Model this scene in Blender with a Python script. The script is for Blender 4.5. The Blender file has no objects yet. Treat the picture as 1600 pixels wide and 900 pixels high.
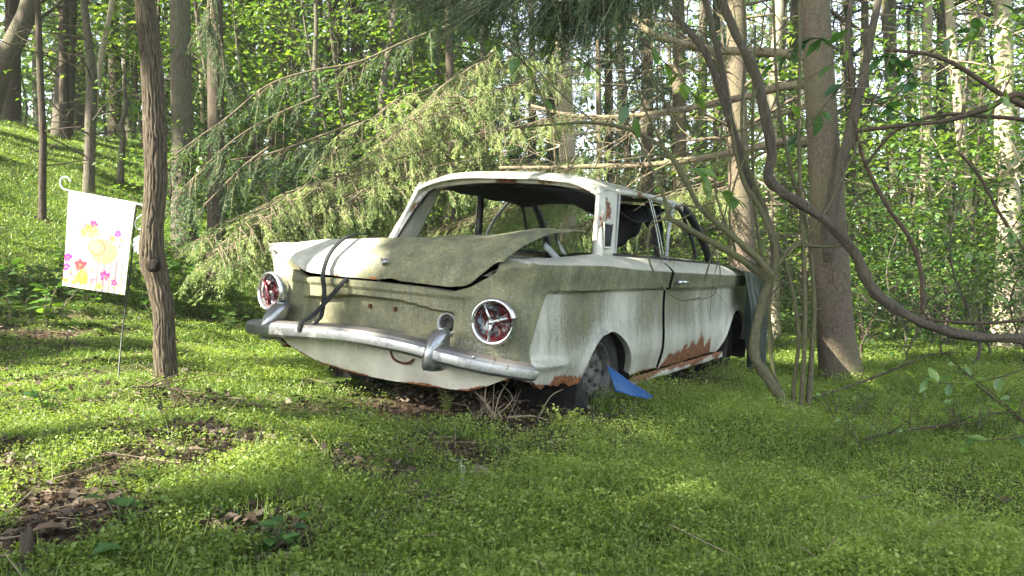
import bpy, math, random
import numpy as np
from mathutils import Vector, noise as mnoise

R = math.radians
CH = 0.90                      # eye height above the flat part of the clearing (m)
FPX = 1300.0                   # focal length in pixels of the 1600 px wide photograph

# ------------------------------------------------------------------ camera, sky, sun
scene = bpy.context.scene
cam_data = bpy.data.cameras.new('camera'); cam = bpy.data.objects.new('camera', cam_data)
scene.collection.objects.link(cam); scene.camera = cam
cam.location = (0, 0, CH); cam.rotation_euler = (R(90), 0, 0)
cam_data.sensor_width = 36; cam_data.lens = 36 * FPX / 1600
cam_data.clip_start = 0.05; cam_data.clip_end = 600

SUN = Vector((-0.80, -0.42, 0.65)).normalized()       # direction towards the sun
el = math.asin(SUN.z); az = math.atan2(SUN.x, SUN.y)
world = bpy.data.worlds.new('World'); scene.world = world; world.use_nodes = True
nt = world.node_tree; bg = nt.nodes['Background']
sky = nt.nodes.new('ShaderNodeTexSky'); sky.sky_type = 'NISHITA'; sky.sun_disc = False
sky.sun_elevation = el; sky.sun_rotation = az; sky.dust_density = 1.5; sky.air_density = 1.0
hsv = nt.nodes.new('ShaderNodeHueSaturation'); hsv.inputs['Saturation'].default_value = 0.55
nt.links.new(sky.outputs[0], hsv.inputs['Color']); nt.links.new(hsv.outputs[0], bg.inputs[0]); bg.inputs[1].default_value = 0.12
sl = bpy.data.lights.new('sun', 'SUN'); sl.energy = 4.8; sl.angle = R(0.5); sl.color = (1.0, 0.93, 0.78)
so = bpy.data.objects.new('sun', sl); scene.collection.objects.link(so)
so.rotation_euler = SUN.to_track_quat('Z', 'Y').to_euler()
scene.view_settings.view_transform = 'Standard'; scene.view_settings.look = 'None'
scene.view_settings.gamma = 1.0; scene.view_settings.exposure = 2.7
scene.view_settings.use_curve_mapping = False
scene.cycles.max_bounces = 6; scene.cycles.diffuse_bounces = 3; scene.cycles.transmission_bounces = 3
scene.cycles.glossy_bounces = 2; scene.cycles.transparent_max_bounces = 4
scene.cycles.use_denoising = True; scene.cycles.sample_clamp_indirect = 6
scene.cycles.caustics_reflective = False; scene.cycles.caustics_refractive = False

random.seed(11)
rng = np.random.default_rng(7)
COL = scene.collection

# ------------------------------------------------------------------ helpers
def tag(o, label=None, cat=None, group=None, kind=None):
    if label: o['label'] = label
    if cat: o['category'] = cat
    if group: o['group'] = group
    if kind: o['kind'] = kind
    return o

def thing(name, label, cat, loc=(0, 0, 0), group=None, rz=0.0):
    o = bpy.data.objects.new(name, None); COL.objects.link(o)
    o.location = loc; o.rotation_euler = (0, 0, rz); o.empty_display_size = 0.1
    return tag(o, label, cat, group)

def mesh(name, V, F, mat, parent=None, smooth=True, attrs=None, colors=None):
    """V (n,3); F list of tuples or int array (m,3|4)"""
    V = np.asarray(V, dtype=np.float64).reshape(-1, 3)
    me = bpy.data.meshes.new(name)
    if isinstance(F, np.ndarray):
        m, k = F.shape
        me.vertices.add(len(V)); me.vertices.foreach_set('co', V.astype(np.float32).ravel())
        me.loops.add(m * k); me.loops.foreach_set('vertex_index', F.astype(np.int32).ravel())
        me.polygons.add(m)
        me.polygons.foreach_set('loop_start', np.arange(0, m * k, k, dtype=np.int32))
        me.polygons.foreach_set('loop_total', np.full(m, k, dtype=np.int32))
        me.update(calc_edges=True)
    else:
        me.from_pydata([tuple(v) for v in V], [], [tuple(int(i) for i in f) for f in F])
        me.update()
    if smooth:
        me.polygons.foreach_set('use_smooth', np.ones(len(me.polygons), dtype=bool))
    if attrs:
        for k_, a in attrs.items():
            at = me.attributes.new(k_, 'FLOAT', 'POINT'); at.data.foreach_set('value', np.asarray(a, dtype=np.float32).ravel())
    if colors is not None:
        at = me.attributes.new('col', 'FLOAT_COLOR', 'POINT')
        c = np.ones((len(V), 4), dtype=np.float32); c[:, :3] = colors
        at.data.foreach_set('color', c.ravel())
    for mm in (mat if isinstance(mat, (list, tuple)) else [mat]):
        me.materials.append(mm)
    o = bpy.data.objects.new(name, me); COL.objects.link(o)
    if parent is not None: o.parent = parent
    return o

def part_copy(src, parent, loc=None):
    c = src.copy(); COL.objects.link(c); c.parent = parent
    if loc is not None: c.location = loc
    return c

def copy_tree(root, loc, rz=0, sc=1.0, label=None, group=None):
    r = root.copy(); COL.objects.link(r); r.location = loc; r.rotation_euler = (0, 0, rz)
    r.scale = (sc, sc, sc) if not isinstance(sc, tuple) else sc
    if label: r['label'] = label
    if group: r['group'] = group
    for ch in list(root.children):
        c = ch.copy(); COL.objects.link(c); c.parent = r
        for g in list(ch.children):
            d = g.copy(); COL.objects.link(d); d.parent = c
    return r

class MB:
    """collects pieces into one mesh"""
    def __init__(s): s.V = []; s.F = []; s.n = 0; s.A = []
    def add(s, V, F, a=None):
        V = np.asarray(V, float).reshape(-1, 3)
        s.V.append(V); s.F += [tuple(int(i) + s.n for i in f) for f in F]; s.n += len(V)
        s.A.append(np.zeros((len(V), 3)) if a is None else np.broadcast_to(np.asarray(a, float), (len(V), 3)))
    def build(s, name, mat, parent=None, smooth=True, col=False):
        return mesh(name, np.concatenate(s.V), s.F, mat, parent, smooth, colors=np.concatenate(s.A) if col else None)

def grid_faces(n, m, closed_m=False, off=0):
    i = np.arange(n - 1)[:, None]; j = np.arange(m if closed_m else m - 1)[None, :]
    j2 = (j + 1) % m
    a = i * m + j; b = i * m + j2; c = (i + 1) * m + j2; d = (i + 1) * m + j
    return np.stack([a + 0 * j, b + 0 * i, c + 0 * i, d + 0 * j], -1).reshape(-1, 4) + off

def catmull(P, n):
    """smooth path through the rows of P, n samples"""
    P = np.asarray(P, float); k = len(P)
    if k == 2:
        t = np.linspace(0, 1, n)[:, None]; return P[0] * (1 - t) + P[1] * t
    Q = np.vstack([2 * P[0] - P[1], P, 2 * P[-1] - P[-2]])
    t = np.linspace(0, k - 1 - 1e-9, n); i = t.astype(int); u = (t - i)[:, None]
    p0, p1, p2, p3 = Q[i], Q[i + 1], Q[i + 2], Q[i + 3]
    return .5 * (2 * p1 + (p2 - p0) * u + (2 * p0 - 5 * p1 + 4 * p2 - p3) * u ** 2 + (3 * p1 - p0 - 3 * p2 + p3) * u ** 3)

def frames(P):
    T = np.gradient(P, axis=0); T /= np.linalg.norm(T, axis=1)[:, None] + 1e-9
    n = np.cross(T[0], (0, 0, 1.0))
    if np.linalg.norm(n) < 1e-3: n = np.cross(T[0], (0, 1.0, 0))
    N = np.zeros_like(P)
    for i in range(len(P)):
        n = n - T[i] * np.dot(n, T[i]); n /= np.linalg.norm(n) + 1e-9; N[i] = n
    return T, N, np.cross(T, N)

def tube(P, r, sides=8, disp=None, cap=True):
    """V, F of a tube along P with radii r"""
    P = np.asarray(P, float); n = len(P); r = np.broadcast_to(np.asarray(r, float), (n,))
    T, N, B = frames(P)
    a = np.linspace(0, 2 * np.pi, sides, endpoint=False)
    rr = r[:, None] * np.ones(sides)[None, :]
    if disp is not None: rr = rr + disp(np.arange(n), a, P, r)
    V = P[:, None, :] + rr[..., None] * (np.cos(a)[None, :, None] * N[:, None, :] + np.sin(a)[None, :, None] * B[:, None, :])
    V = V.reshape(-1, 3); F = [tuple(f) for f in grid_faces(n, sides, True)]
    if cap:
        F.append(tuple(range(sides - 1, -1, -1))); F.append(tuple(range((n - 1) * sides, n * sides)))
    return V, F

def box(c, s):
    x, y, z = c; a, b, h = s[0] / 2, s[1] / 2, s[2] / 2
    V = [(x + i * a, y + j * b, z + k * h) for k in (-1, 1) for j in (-1, 1) for i in (-1, 1)]
    return V, [(0, 2, 3, 1), (4, 5, 7, 6), (0, 1, 5, 4), (2, 6, 7, 3), (0, 4, 6, 2), (1, 3, 7, 5)]

def lathe(prof, sides=32, axis='y'):
    """prof: (radius, height along axis)"""
    a = np.linspace(0, 2 * np.pi, sides, endpoint=False); prof = np.asarray(prof, float); n = len(prof)
    V = np.zeros((n, sides, 3))
    V[..., 0] = prof[:, 0:1] * np.cos(a); V[..., 2] = prof[:, 0:1] * np.sin(a); V[..., 1] = prof[:, 1:2]
    V = V.reshape(-1, 3)
    if axis == 'x': V = V[:, [1, 0, 2]]
    if axis == 'z': V = V[:, [0, 2, 1]]
    return V, [tuple(f) for f in grid_faces(n, sides, True)]

def sstep(x, a, b):
    t = np.clip((np.asarray(x, float) - a) / (b - a), 0, 1); return t * t * (3 - 2 * t)

def at(px, py, d):
    """point of the place that lies d metres ahead in the direction of a photo pixel"""
    return np.array([(px - 800) / FPX * d, d, CH + (450 - py) / FPX * d])

# ------------------------------------------------------------------ materials
def new_mat(name):
    m = bpy.data.materials.new(name); m.use_nodes = True; m.node_tree.nodes.clear()
    return m, m.node_tree.nodes, m.node_tree.links

def ramp(N, L, fac, stops, interp='LINEAR'):
    r = N.new('ShaderNodeValToRGB'); r.color_ramp.interpolation = interp
    e = r.color_ramp.elements
    while len(e) > 1: e.remove(e[0])
    e[0].position = stops[0][0]; e[0].color = (*stops[0][1], 1)
    for p, c in stops[1:]:
        x = e.new(p); x.color = (*c, 1)
    if fac is not None: L.new(fac, r.inputs[0])
    return r.outputs[0]

def nnoise(N, L, vec, scale, detail=4, rough=.6, dist=0.0):
    t = N.new('ShaderNodeTexNoise'); t.inputs['Scale'].default_value = scale; t.inputs['Detail'].default_value = detail
    t.inputs['Roughness'].default_value = rough; t.inputs['Distortion'].default_value = dist
    if vec is not None: L.new(vec, t.inputs['Vector'])
    return t.outputs['Fac']

def nmath(N, L, op, a, b=None, c=None, clamp=False):
    m = N.new('ShaderNodeMath'); m.operation = op; m.use_clamp = clamp
    for i, x in enumerate((a, b, c)):
        if x is None: continue
        if isinstance(x, (int, float)): m.inputs[i].default_value = x
        else: L.new(x, m.inputs[i])
    return m.outputs[0]

def nmix(N, L, f, a, b):
    m = N.new('ShaderNodeMix'); m.data_type = 'RGBA'
    for s, x in ((m.inputs['Factor'], f), (m.inputs['A'], a), (m.inputs['B'], b)): pass
    sock = {i.identifier: i for i in m.inputs}
    for key, x in (('Factor_Float', f), ('A_Color', a), ('B_Color', b)):
        if isinstance(x, (int, float)): sock[key].default_value = x
        elif isinstance(x, tuple): sock[key].default_value = (*x, 1)
        else: L.new(x, sock[key])
    return [o for o in m.outputs if o.identifier == 'Result_Color'][0]

def mapped(N, L, src, scale):
    m = N.new('ShaderNodeMapping'); m.inputs['Scale'].default_value = scale; L.new(src, m.inputs[0]); return m.outputs[0]

def bsdf(N, L, color, rough=.6, metal=0.0, spec=.5, bump=None, bs=.3, bd=.01):
    b = N.new('ShaderNodeBsdfPrincipled'); o = N.new('ShaderNodeOutputMaterial'); L.new(b.outputs[0], o.inputs[0])
    for k, x in (('Base Color', color), ('Roughness', rough), ('Metallic', metal), ('Specular IOR Level', spec)):
        if isinstance(x, (int, float)): b.inputs[k].default_value = x
        elif isinstance(x, tuple): b.inputs[k].default_value = (*x, 1)
        else: L.new(x, b.inputs[k])
    if bump is not None:
        bp = N.new('ShaderNodeBump'); bp.inputs['Strength'].default_value = bs; bp.inputs['Distance'].default_value = bd
        L.new(bump, bp.inputs['Height']); L.new(bp.outputs[0], b.inputs['Normal'])
    return b

def coord(N, kind='Object'):
    t = N.new('ShaderNodeTexCoord'); return t.outputs[kind]

def simple(name, color, rough=.6, metal=0.0, var=.25, scale=20, bump=.2, spec=.5):
    m, N, L = new_mat(name); c = coord(N)
    n = nnoise(N, L, c, scale, 5); n2 = nnoise(N, L, c, scale * 6, 3)
    lo = tuple(x * (1 - var) for x in color); hi = tuple(min(1, x * (1 + var)) for x in color)
    cc = ramp(N, L, n, [(.3, lo), (.7, hi)])
    bsdf(N, L, cc, rough, metal, spec, n2, bump, .002)
    return m

def leaf_mat(name, cols, trans=.5, rough=.45, gloss=.06):
    """cols: dark..light over the attribute tint"""
    m, N, L = new_mat(name)
    a = N.new('ShaderNodeAttribute'); a.attribute_name = 'tint'
    k = len(cols); stops = [(i / (k - 1), c) for i, c in enumerate(cols)]
    c = ramp(N, L, a.outputs['Fac'], stops)
    d = N.new('ShaderNodeBsdfDiffuse'); L.new(c, d.inputs[0])
    t = N.new('ShaderNodeBsdfTranslucent')
    hs = N.new('ShaderNodeHueSaturation'); hs.inputs['Saturation'].default_value = 1.1; hs.inputs['Value'].default_value = 1.5
    hs.inputs['Hue'].default_value = .488
    L.new(c, hs.inputs['Color']); L.new(hs.outputs[0], t.inputs[0])
    mx = N.new('ShaderNodeMixShader'); mx.inputs[0].default_value = trans; L.new(d.outputs[0], mx.inputs[1]); L.new(t.outputs[0], mx.inputs[2])
    g = N.new('ShaderNodeBsdfGlossy'); g.inputs['Roughness'].default_value = rough; g.inputs[0].default_value = (.9, 1, .9, 1)
    m2 = N.new('ShaderNodeMixShader'); m2.inputs[0].default_value = gloss; L.new(mx.outputs[0], m2.inputs[1]); L.new(g.outputs[0], m2.inputs[2])
    o = N.new('ShaderNodeOutputMaterial'); L.new(m2.outputs[0], o.inputs[0])
    return m

def bark_mat(name, dark, light, moss=None, sx=26, sz=5, bs=.9, bd=.02, mossamt=.5, ridge=False):
    m, N, L = new_mat(name); c = coord(N)
    v = mapped(N, L, c, (sx, sx, sz)); n = nnoise(N, L, v, 1.0, 6, .65, .6)
    v2 = mapped(N, L, c, (3, 3, 1.3)); n2 = nnoise(N, L, v2, 1.0, 4)
    v3 = mapped(N, L, c, (90, 90, 40)); n3 = nnoise(N, L, v3, 1.0, 3)
    col = ramp(N, L, n, [(.33, dark), (.5, tuple((a + b) / 2 for a, b in zip(dark, light))), (.68, light)])
    col = nmix(N, L, nmath(N, L, 'MULTIPLY', n3, .5), col, tuple(x * .55 for x in light))
    if ridge:
        a = N.new('ShaderNodeAttribute'); a.attribute_name = 'ridge'
        rf = nmath(N, L, 'ADD', a.outputs['Fac'], nmath(N, L, 'MULTIPLY', nmath(N, L, 'SUBTRACT', n3, .5), .5), clamp=True)
        col = nmix(N, L, rf, tuple(x * .8 for x in dark), col)
    if moss:
        f = nmath(N, L, 'MULTIPLY', nmath(N, L, 'SUBTRACT', n2, .42), 4.0 * mossamt, clamp=True)
        col = nmix(N, L, f, col, moss)
    hgt = nmath(N, L, 'ADD', n, nmath(N, L, 'MULTIPLY', n3, .3))
    bsdf(N, L, col, .9, 0, .2, hgt, bs, bd)
    return m

MAT = {}
MAT['bark_left'] = bark_mat('furrowed_bark', (.022, .017, .013), (.18, .142, .10), (.13, .13, .06), 120, 17, 1.0, .012, .2, True)
MAT['bark_pine'] = bark_mat('spruce_bark', (.05, .038, .030), (.20, .155, .115), (.13, .14, .06), 75, 38, .9, .012, .45)
MAT['bark_grey'] = bark_mat('grey_bark', (.04, .034, .028), (.17, .145, .115), (.11, .12, .06), 60, 14, .8, .015, .5)
MAT['bark_pale'] = bark_mat('pale_bark', (.20, .17, .12), (.50, .43, .32), (.22, .22, .10), 45, 14, .6, .012, .3)
MAT['bark_dark'] = bark_mat('dark_bark', (.025, .02, .016), (.12, .09, .07), (.06, .07, .03), 60, 14, .8, .015, .4)
MAT['vine'] = bark_mat('vine_bark', (.022, .018, .014), (.135, .112, .086), (.10, .10, .05), 130, 10, 1.0, .008, .2)
MAT['shrub_bark'] = bark_mat('shrub_bark', (.045, .042, .026), (.17, .155, .09), (.10, .11, .04), 110, 28, .7, .004, .6)
MAT['limb'] = bark_mat('limb_bark', (.07, .055, .038), (.25, .205, .14), (.18, .18, .08), 40, 12, .7, .01, .4)
MAT['twig'] = simple('dry_twig', (.24, .19, .13), .85, 0, .4, 30, .3, .2)
MAT['twig_dark'] = simple('dark_twig', (.07, .05, .035), .85, 0, .4, 30, .3, .2)
MAT['leaf_a'] = leaf_mat('spring_leaf', [(.03, .078, .014), (.065, .14, .024), (.115, .21, .034), (.19, .30, .05)], .52)
MAT['leaf_b'] = leaf_mat('deep_leaf', [(.018, .06, .016), (.035, .10, .025), (.06, .15, .03), (.09, .19, .04)], .5)
MAT['leaf_y'] = leaf_mat('young_leaf', [(.07, .15, .022), (.12, .22, .035), (.18, .29, .05), (.26, .36, .08)], .55)
MAT['shade_canopy'] = leaf_mat('canopy_leaf', [(.02, .06, .012), (.035, .09, .018), (.05, .12, .02), (.07, .15, .03)], .30)
MAT['needle'] = leaf_mat('spruce_needle', [(.045, .09, .030), (.10, .175, .055), (.19, .285, .085), (.33, .41, .14)], .42, .6, .04)
MAT['needle_dark'] = leaf_mat('dark_needle', [(.018, .045, .02), (.03, .075, .028), (.05, .11, .04), (.09, .16, .05)], .35, .6, .04)
MAT['deadtwig'] = leaf_mat('dead_twiglets', [(.07, .06, .035), (.13, .12, .07), (.22, .20, .12), (.34, .31, .19)], .1, .8, .0)
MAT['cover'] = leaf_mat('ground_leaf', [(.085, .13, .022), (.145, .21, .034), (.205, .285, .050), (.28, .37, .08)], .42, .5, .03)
MAT['blade'] = leaf_mat('grass_blade', [(.08, .16, .015), (.13, .24, .025), (.20, .32, .04), (.34, .42, .09)], .42, .5, .05)
MAT['litter'] = leaf_mat('dead_leaf', [(.024, .015, .011), (.05, .031, .021), (.095, .062, .043), (.19, .14, .10)], .1, .7, .03)
MAT['silver'] = leaf_mat('silvery_leaf', [(.25, .33, .22), (.4, .5, .36), (.5, .6, .45)], .3)

def ground_mat():
    m, N, L = new_mat('forest_floor'); c = coord(N)
    a = N.new('ShaderNodeAttribute'); a.attribute_name = 'green'
    n1 = nnoise(N, L, c, 3.0, 6); n2 = nnoise(N, L, c, 28, 5, .7); n3 = nnoise(N, L, c, 120, 3)
    soil = ramp(N, L, n2, [(.3, (.018, .012, .009)), (.5, (.055, .036, .025)), (.66, (.12, .08, .055)), (.8, (.19, .13, .09))])
    grn = ramp(N, L, n2, [(.25, (.025, .05, .010)), (.5, (.05, .10, .014)), (.75, (.10, .17, .025))])
    f = nmath(N, L, 'ADD', a.outputs['Fac'], nmath(N, L, 'MULTIPLY', nmath(N, L, 'SUBTRACT', n1, .5), 1.2))
    f = nmath(N, L, 'ADD', f, nmath(N, L, 'MULTIPLY', nmath(N, L, 'SUBTRACT', n2, .5), .8), clamp=True)
    bsdf(N, L, nmix(N, L, f, soil, grn), .95, 0, .1, nmath(N, L, 'ADD', n2, nmath(N, L, 'MULTIPLY', n3, .4)), .8, .02)
    return m
MAT['ground'] = ground_mat()

def paint_mat():
    """weathered white enamel: grime, algae streaks and rust come from attributes written per vertex"""
    m, N, L = new_mat('weathered_white_paint'); c = coord(N)
    def att(n):
        a = N.new('ShaderNodeAttribute'); a.attribute_name = n; return a.outputs['Fac']
    moss, rust, dirt = att('moss'), att('rust'), att('dirt')
    nb = nnoise(N, L, c, 9, 7, .7); ns = nnoise(N, L, mapped(N, L, c, (26, 26, 3.0)), 1, 6, .7)
    nf = nnoise(N, L, c, 85, 5, .75); ng = nnoise(N, L, mapped(N, L, c, (95, 95, 30)), 1, 4, .7)
    nr = nnoise(N, L, c, 46, 8, .75); nr2 = nnoise(N, L, c, 9, 4, .6)
    base = ramp(N, L, nb, [(.3, (.52, .50, .41)), (.7, (.72, .70, .61))])
    # grey dirt film, streaked
    fd = nmath(N, L, 'MULTIPLY', dirt, nmath(N, L, 'ADD', nmath(N, L, 'MULTIPLY', ns, 1.2), nmath(N, L, 'MULTIPLY', ng, .6)), clamp=True)
    col = nmix(N, L, fd, base, (.20, .20, .155))
    # algae
    nh = nnoise(N, L, c, 210, 3, .8); nst = nnoise(N, L, mapped(N, L, c, (75, 75, 4.5)), 1, 5, .75)
    s = nmath(N, L, 'ADD', nmath(N, L, 'MULTIPLY', ns, .32), nmath(N, L, 'MULTIPLY', nf, 1.15))
    s = nmath(N, L, 'ADD', s, nmath(N, L, 'MULTIPLY', nst, .42))
    s = nmath(N, L, 'ADD', s, nmath(N, L, 'MULTIPLY', nb, .35)); s = nmath(N, L, 'ADD', s, nmath(N, L, 'MULTIPLY', nh, .58))
    fm = nmath(N, L, 'SUBTRACT', nmath(N, L, 'ADD', nmath(N, L, 'MULTIPLY', moss, 1.3), s), 2.02)
    fm = nmath(N, L, 'MULTIPLY', fm, 2.8, clamp=True)
    mc = ramp(N, L, nmath(N, L, 'ADD', nmath(N, L, 'MULTIPLY', nb, .35), nmath(N, L, 'ADD', nmath(N, L, 'MULTIPLY', ns, .30), nmath(N, L, 'MULTIPLY', nf, .35))),
              [(.36, (.030, .033, .016)), (.46, (.080, .083, .038)), (.55, (.165, .158, .070)), (.66, (.32, .29, .13))])
    col = nmix(N, L, nmath(N, L, 'MULTIPLY', fm, .88), col, mc)
    # fine black specks
    sp = nmath(N, L, 'MULTIPLY', nmath(N, L, 'SUBTRACT', nmath(N, L, 'ADD', nmath(N, L, 'MULTIPLY', ng, .5), nmath(N, L, 'MULTIPLY', nst, .5)), .555), 11, clamp=True)
    sp = nmath(N, L, 'MULTIPLY', sp, nmath(N, L, 'ADD', nmath(N, L, 'MULTIPLY', dirt, .7), .12))
    col = nmix(N, L, sp, col, (.035, .036, .028))
    vo = N.new('ShaderNodeTexVoronoi'); vo.inputs['Scale'].default_value = 62; L.new(c, vo.inputs['Vector'])
    li = nmath(N, L, 'MULTIPLY', nmath(N, L, 'SUBTRACT', .20, vo.outputs['Distance']), 12, clamp=True)
    li = nmath(N, L, 'MULTIPLY', li, nmath(N, L, 'MULTIPLY', nmath(N, L, 'SUBTRACT', nb, .44), 7, clamp=True))
    col = nmix(N, L, nmath(N, L, 'MULTIPLY', li, .8), col, (.42, .42, .33))
    vp = N.new('ShaderNodeTexVoronoi'); vp.inputs['Scale'].default_value = 31; L.new(c, vp.inputs['Vector'])
    ch = nmath(N, L, 'MULTIPLY', nmath(N, L, 'SUBTRACT', nmath(N, L, 'ADD', .085, nmath(N, L, 'MULTIPLY', nmath(N, L, 'SUBTRACT', nf, .5), .25)), vp.outputs['Distance']), 40, clamp=True)
    ch = nmath(N, L, 'MULTIPLY', ch, nmath(N, L, 'MULTIPLY', nmath(N, L, 'SUBTRACT', nr2, .47), 9, clamp=True))
    col = nmix(N, L, ch, col, (.05, .028, .018))
    # rust
    fr = nmath(N, L, 'SUBTRACT', nmath(N, L, 'ADD', nmath(N, L, 'MULTIPLY', rust, 1.25), nmath(N, L, 'ADD', nmath(N, L, 'MULTIPLY', nr, .75), nmath(N, L, 'MULTIPLY', nnoise(N, L, mapped(N, L, c, (60, 60, 7)), 1, 5, .7), .42))), 1.08)
    fr = nmath(N, L, 'MULTIPLY', fr, 13, clamp=True)
    rc = ramp(N, L, nnoise(N, L, c, 60, 5, .7), [(.28, (.035, .014, .008)), (.44, (.11, .036, .014)), (.56, (.24, .085, .024)), (.70, (.40, .18, .06))])
    col = nmix(N, L, fr, col, rc)
    rough = nmath(N, L, 'ADD', nmath(N, L, 'MULTIPLY', nmath(N, L, 'MAXIMUM', fm, fr), .35), .42)
    hgt = nmath(N, L, 'ADD', nmath(N, L, 'MULTIPLY', nf, .5), nmath(N, L, 'MULTIPLY', fr, nr))
    bsdf(N, L, col, rough, 0, .45, hgt, .5, .004)
    return m
MAT['paint'] = paint_mat()

def chrome_mat(name='old_chrome', base=(.31, .32, .33), grime=.5):
    m, N, L = new_mat(name); c = coord(N)
    n = nnoise(N, L, c, 14, 6, .7); n2 = nnoise(N, L, c, 120, 4, .7); n3 = nnoise(N, L, c, 45, 5, .7)
    f = nmath(N, L, 'MULTIPLY', nmath(N, L, 'SUBTRACT', nmath(N, L, 'ADD', nmath(N, L, 'MULTIPLY', n, .7), nmath(N, L, 'MULTIPLY', n3, .4)), .62 - .15 * grime), 5, clamp=True)
    col = nmix(N, L, f, base, (.11, .095, .08))
    ge = N.new('ShaderNodeNewGeometry'); sx = N.new('ShaderNodeSeparateXYZ'); L.new(ge.outputs['Normal'], sx.inputs[0])
    up = nmath(N, L, 'MULTIPLY', nmath(N, L, 'SUBTRACT', sx.outputs[2], .35), 2.2 * grime * 2, clamp=True)
    f = nmath(N, L, 'MAXIMUM', f, nmath(N, L, 'MULTIPLY', up, nmath(N, L, 'ADD', n, .35)), clamp=True)
    col = nmix(N, L, f, base, (.11, .095, .08))
    sp = nmath(N, L, 'MULTIPLY', nmath(N, L, 'SUBTRACT', n3, .62), 12, clamp=True)
    col = nmix(N, L, sp, col, (.09, .04, .02))
    b = bsdf(N, L, col, nmath(N, L, 'ADD', nmath(N, L, 'MULTIPLY', f, .35), .20 + .16 * grime), nmath(N, L, 'SUBTRACT', .95, nmath(N, L, 'MULTIPLY', f, .55)), .5, n2, .15, .002)
    return m
MAT['chrome'] = chrome_mat()
MAT['chrome_clean'] = chrome_mat('lamp_chrome', (.62, .63, .64), .1)
MAT['black'] = simple('dark_underbody', (.012, .011, .010), .9, 0, .4, 15, .5, .2)
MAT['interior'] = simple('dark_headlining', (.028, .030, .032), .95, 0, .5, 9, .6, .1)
MAT['rubber'] = simple('perished_rubber', (.025, .025, .024), .75, 0, .35, 30, .3, .3)
MAT['strap'] = simple('strap_rubber', (.016, .019, .020), .7, 0, .25, 40, .2, .15)
MAT['tyre'] = simple('old_tyre', (.035, .034, .032), .85, 0, .4, 25, .6, .2)
MAT['rim'] = simple('dusty_steel_rim', (.085, .08, .072), .6, .3, .45, 18, .4)
MAT['greypaint'] = simple('grey_inner_paint', (.34, .35, .34), .6, 0, .35, 10, .3)
MAT['blueplastic'] = simple('blue_plastic', (.008, .065, .20), .5, 0, .25, 12, .2)
MAT['rustmetal'] = simple('rusted_metal', (.13, .055, .028), .9, 0, .5, 25, .8, .2)
MAT['flagpole'] = simple('black_flag_rod', (.03, .035, .03), .5, .2, .2, 30, .1)
MAT['whiterod'] = simple('pale_coated_rod', (.50, .53, .52), .5, 0, .15, 30, .1)
MAT['boulder'] = simple('field_stone', (.20, .15, .12), .9, 0, .4, 14, .8, .2)

def vcol_mat(name, rough=.8, trans=.35):
    m, N, L = new_mat(name); a = N.new('ShaderNodeAttribute'); a.attribute_name = 'col'
    d = N.new('ShaderNodeBsdfDiffuse'); t = N.new('ShaderNodeBsdfTranslucent'); mx = N.new('ShaderNodeMixShader'); mx.inputs[0].default_value = trans
    w = nnoise(N, L, coord(N), 900, 2); c = nmix(N, L, nmath(N, L, 'MULTIPLY', w, .12), a.outputs['Color'], (.4, .4, .4))
    L.new(c, d.inputs[0]); L.new(c, t.inputs[0]); L.new(d.outputs[0], mx.inputs[1]); L.new(t.outputs[0], mx.inputs[2])
    o = N.new('ShaderNodeOutputMaterial'); L.new(mx.outputs[0], o.inputs[0]); return m
MAT['cloth'] = vcol_mat('flag_cloth')

def tarp_mat():
    m, N, L = new_mat('green_tarpaulin'); c = coord(N)
    n = nnoise(N, L, mapped(N, L, c, (30, 30, 3)), 1, 5)
    col = ramp(N, L, n, [(.3, (.016, .026, .020)), (.55, (.045, .065, .052)), (.75, (.10, .125, .10))])
    d = N.new('ShaderNodeBsdfPrincipled'); L.new(col, d.inputs['Base Color']); d.inputs['Roughness'].default_value = .4
    t = N.new('ShaderNodeBsdfTranslucent'); L.new(col, t.inputs[0]); mx = N.new('ShaderNodeMixShader'); mx.inputs[0].default_value = .3
    L.new(d.outputs[0], mx.inputs[1]); L.new(t.outputs[0], mx.inputs[2])
    o = N.new('ShaderNodeOutputMaterial'); L.new(mx.outputs[0], o.inputs[0]); return m
MAT['tarp'] = tarp_mat()

def lens_mat():
    m, N, L = new_mat('broken_red_lens'); c = coord(N)
    v = N.new('ShaderNodeTexVoronoi'); v.inputs['Scale'].default_value = 17; L.new(c, v.inputs['Vector'])
    n = nnoise(N, L, c, 20, 3, .6, .8)
    f = nmath(N, L, 'ADD', nmath(N, L, 'MULTIPLY', v.outputs['Distance'], .5), n)
    col = ramp(N, L, f, [(.60, (.055, .003, .006)), (.72, (.09, .006, .01)), (.76, (.015, .008, .008)), (.84, (.05, .05, .055)), (.92, (.24, .27, .32))])
    bsdf(N, L, col, .25, 0, .6, n, .4, .01); return m
MAT['lens'] = lens_mat()

# ------------------------------------------------------------------ terrain
def gz(x, y):
    x = np.asarray(x, float); y = np.asarray(y, float)
    g = CH - .79 + (.085 * np.log1p(np.exp(np.clip((2.3 - x) * 3, -30, 30))) / 3 + 0 * x) * np.exp(-np.maximum(0, y - 9) / 30)
    s = -.75 * x + .66 * y
    t = np.log1p(np.exp(np.clip((s - 7.4) * 1.3, -30, 30))) / 1.3
    g = g + .36 * 15 * np.tanh(t / 15)
    g = g + .07 * np.exp(-((x - 1.55) ** 2 + (y - 5.9) ** 2) / .6)
    g = g + .105 * np.exp(-((x - .62) ** 2 + (y - 4.1) ** 2) / .45)
    g = g + .035 * np.sin(x * 1.7 + .6) * np.sin(y * 1.3) + .02 * np.sin(x * 4.1 + y * 2.2) + .012 * np.sin(y * 6.3 - x * 3.1)
    return g

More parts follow.
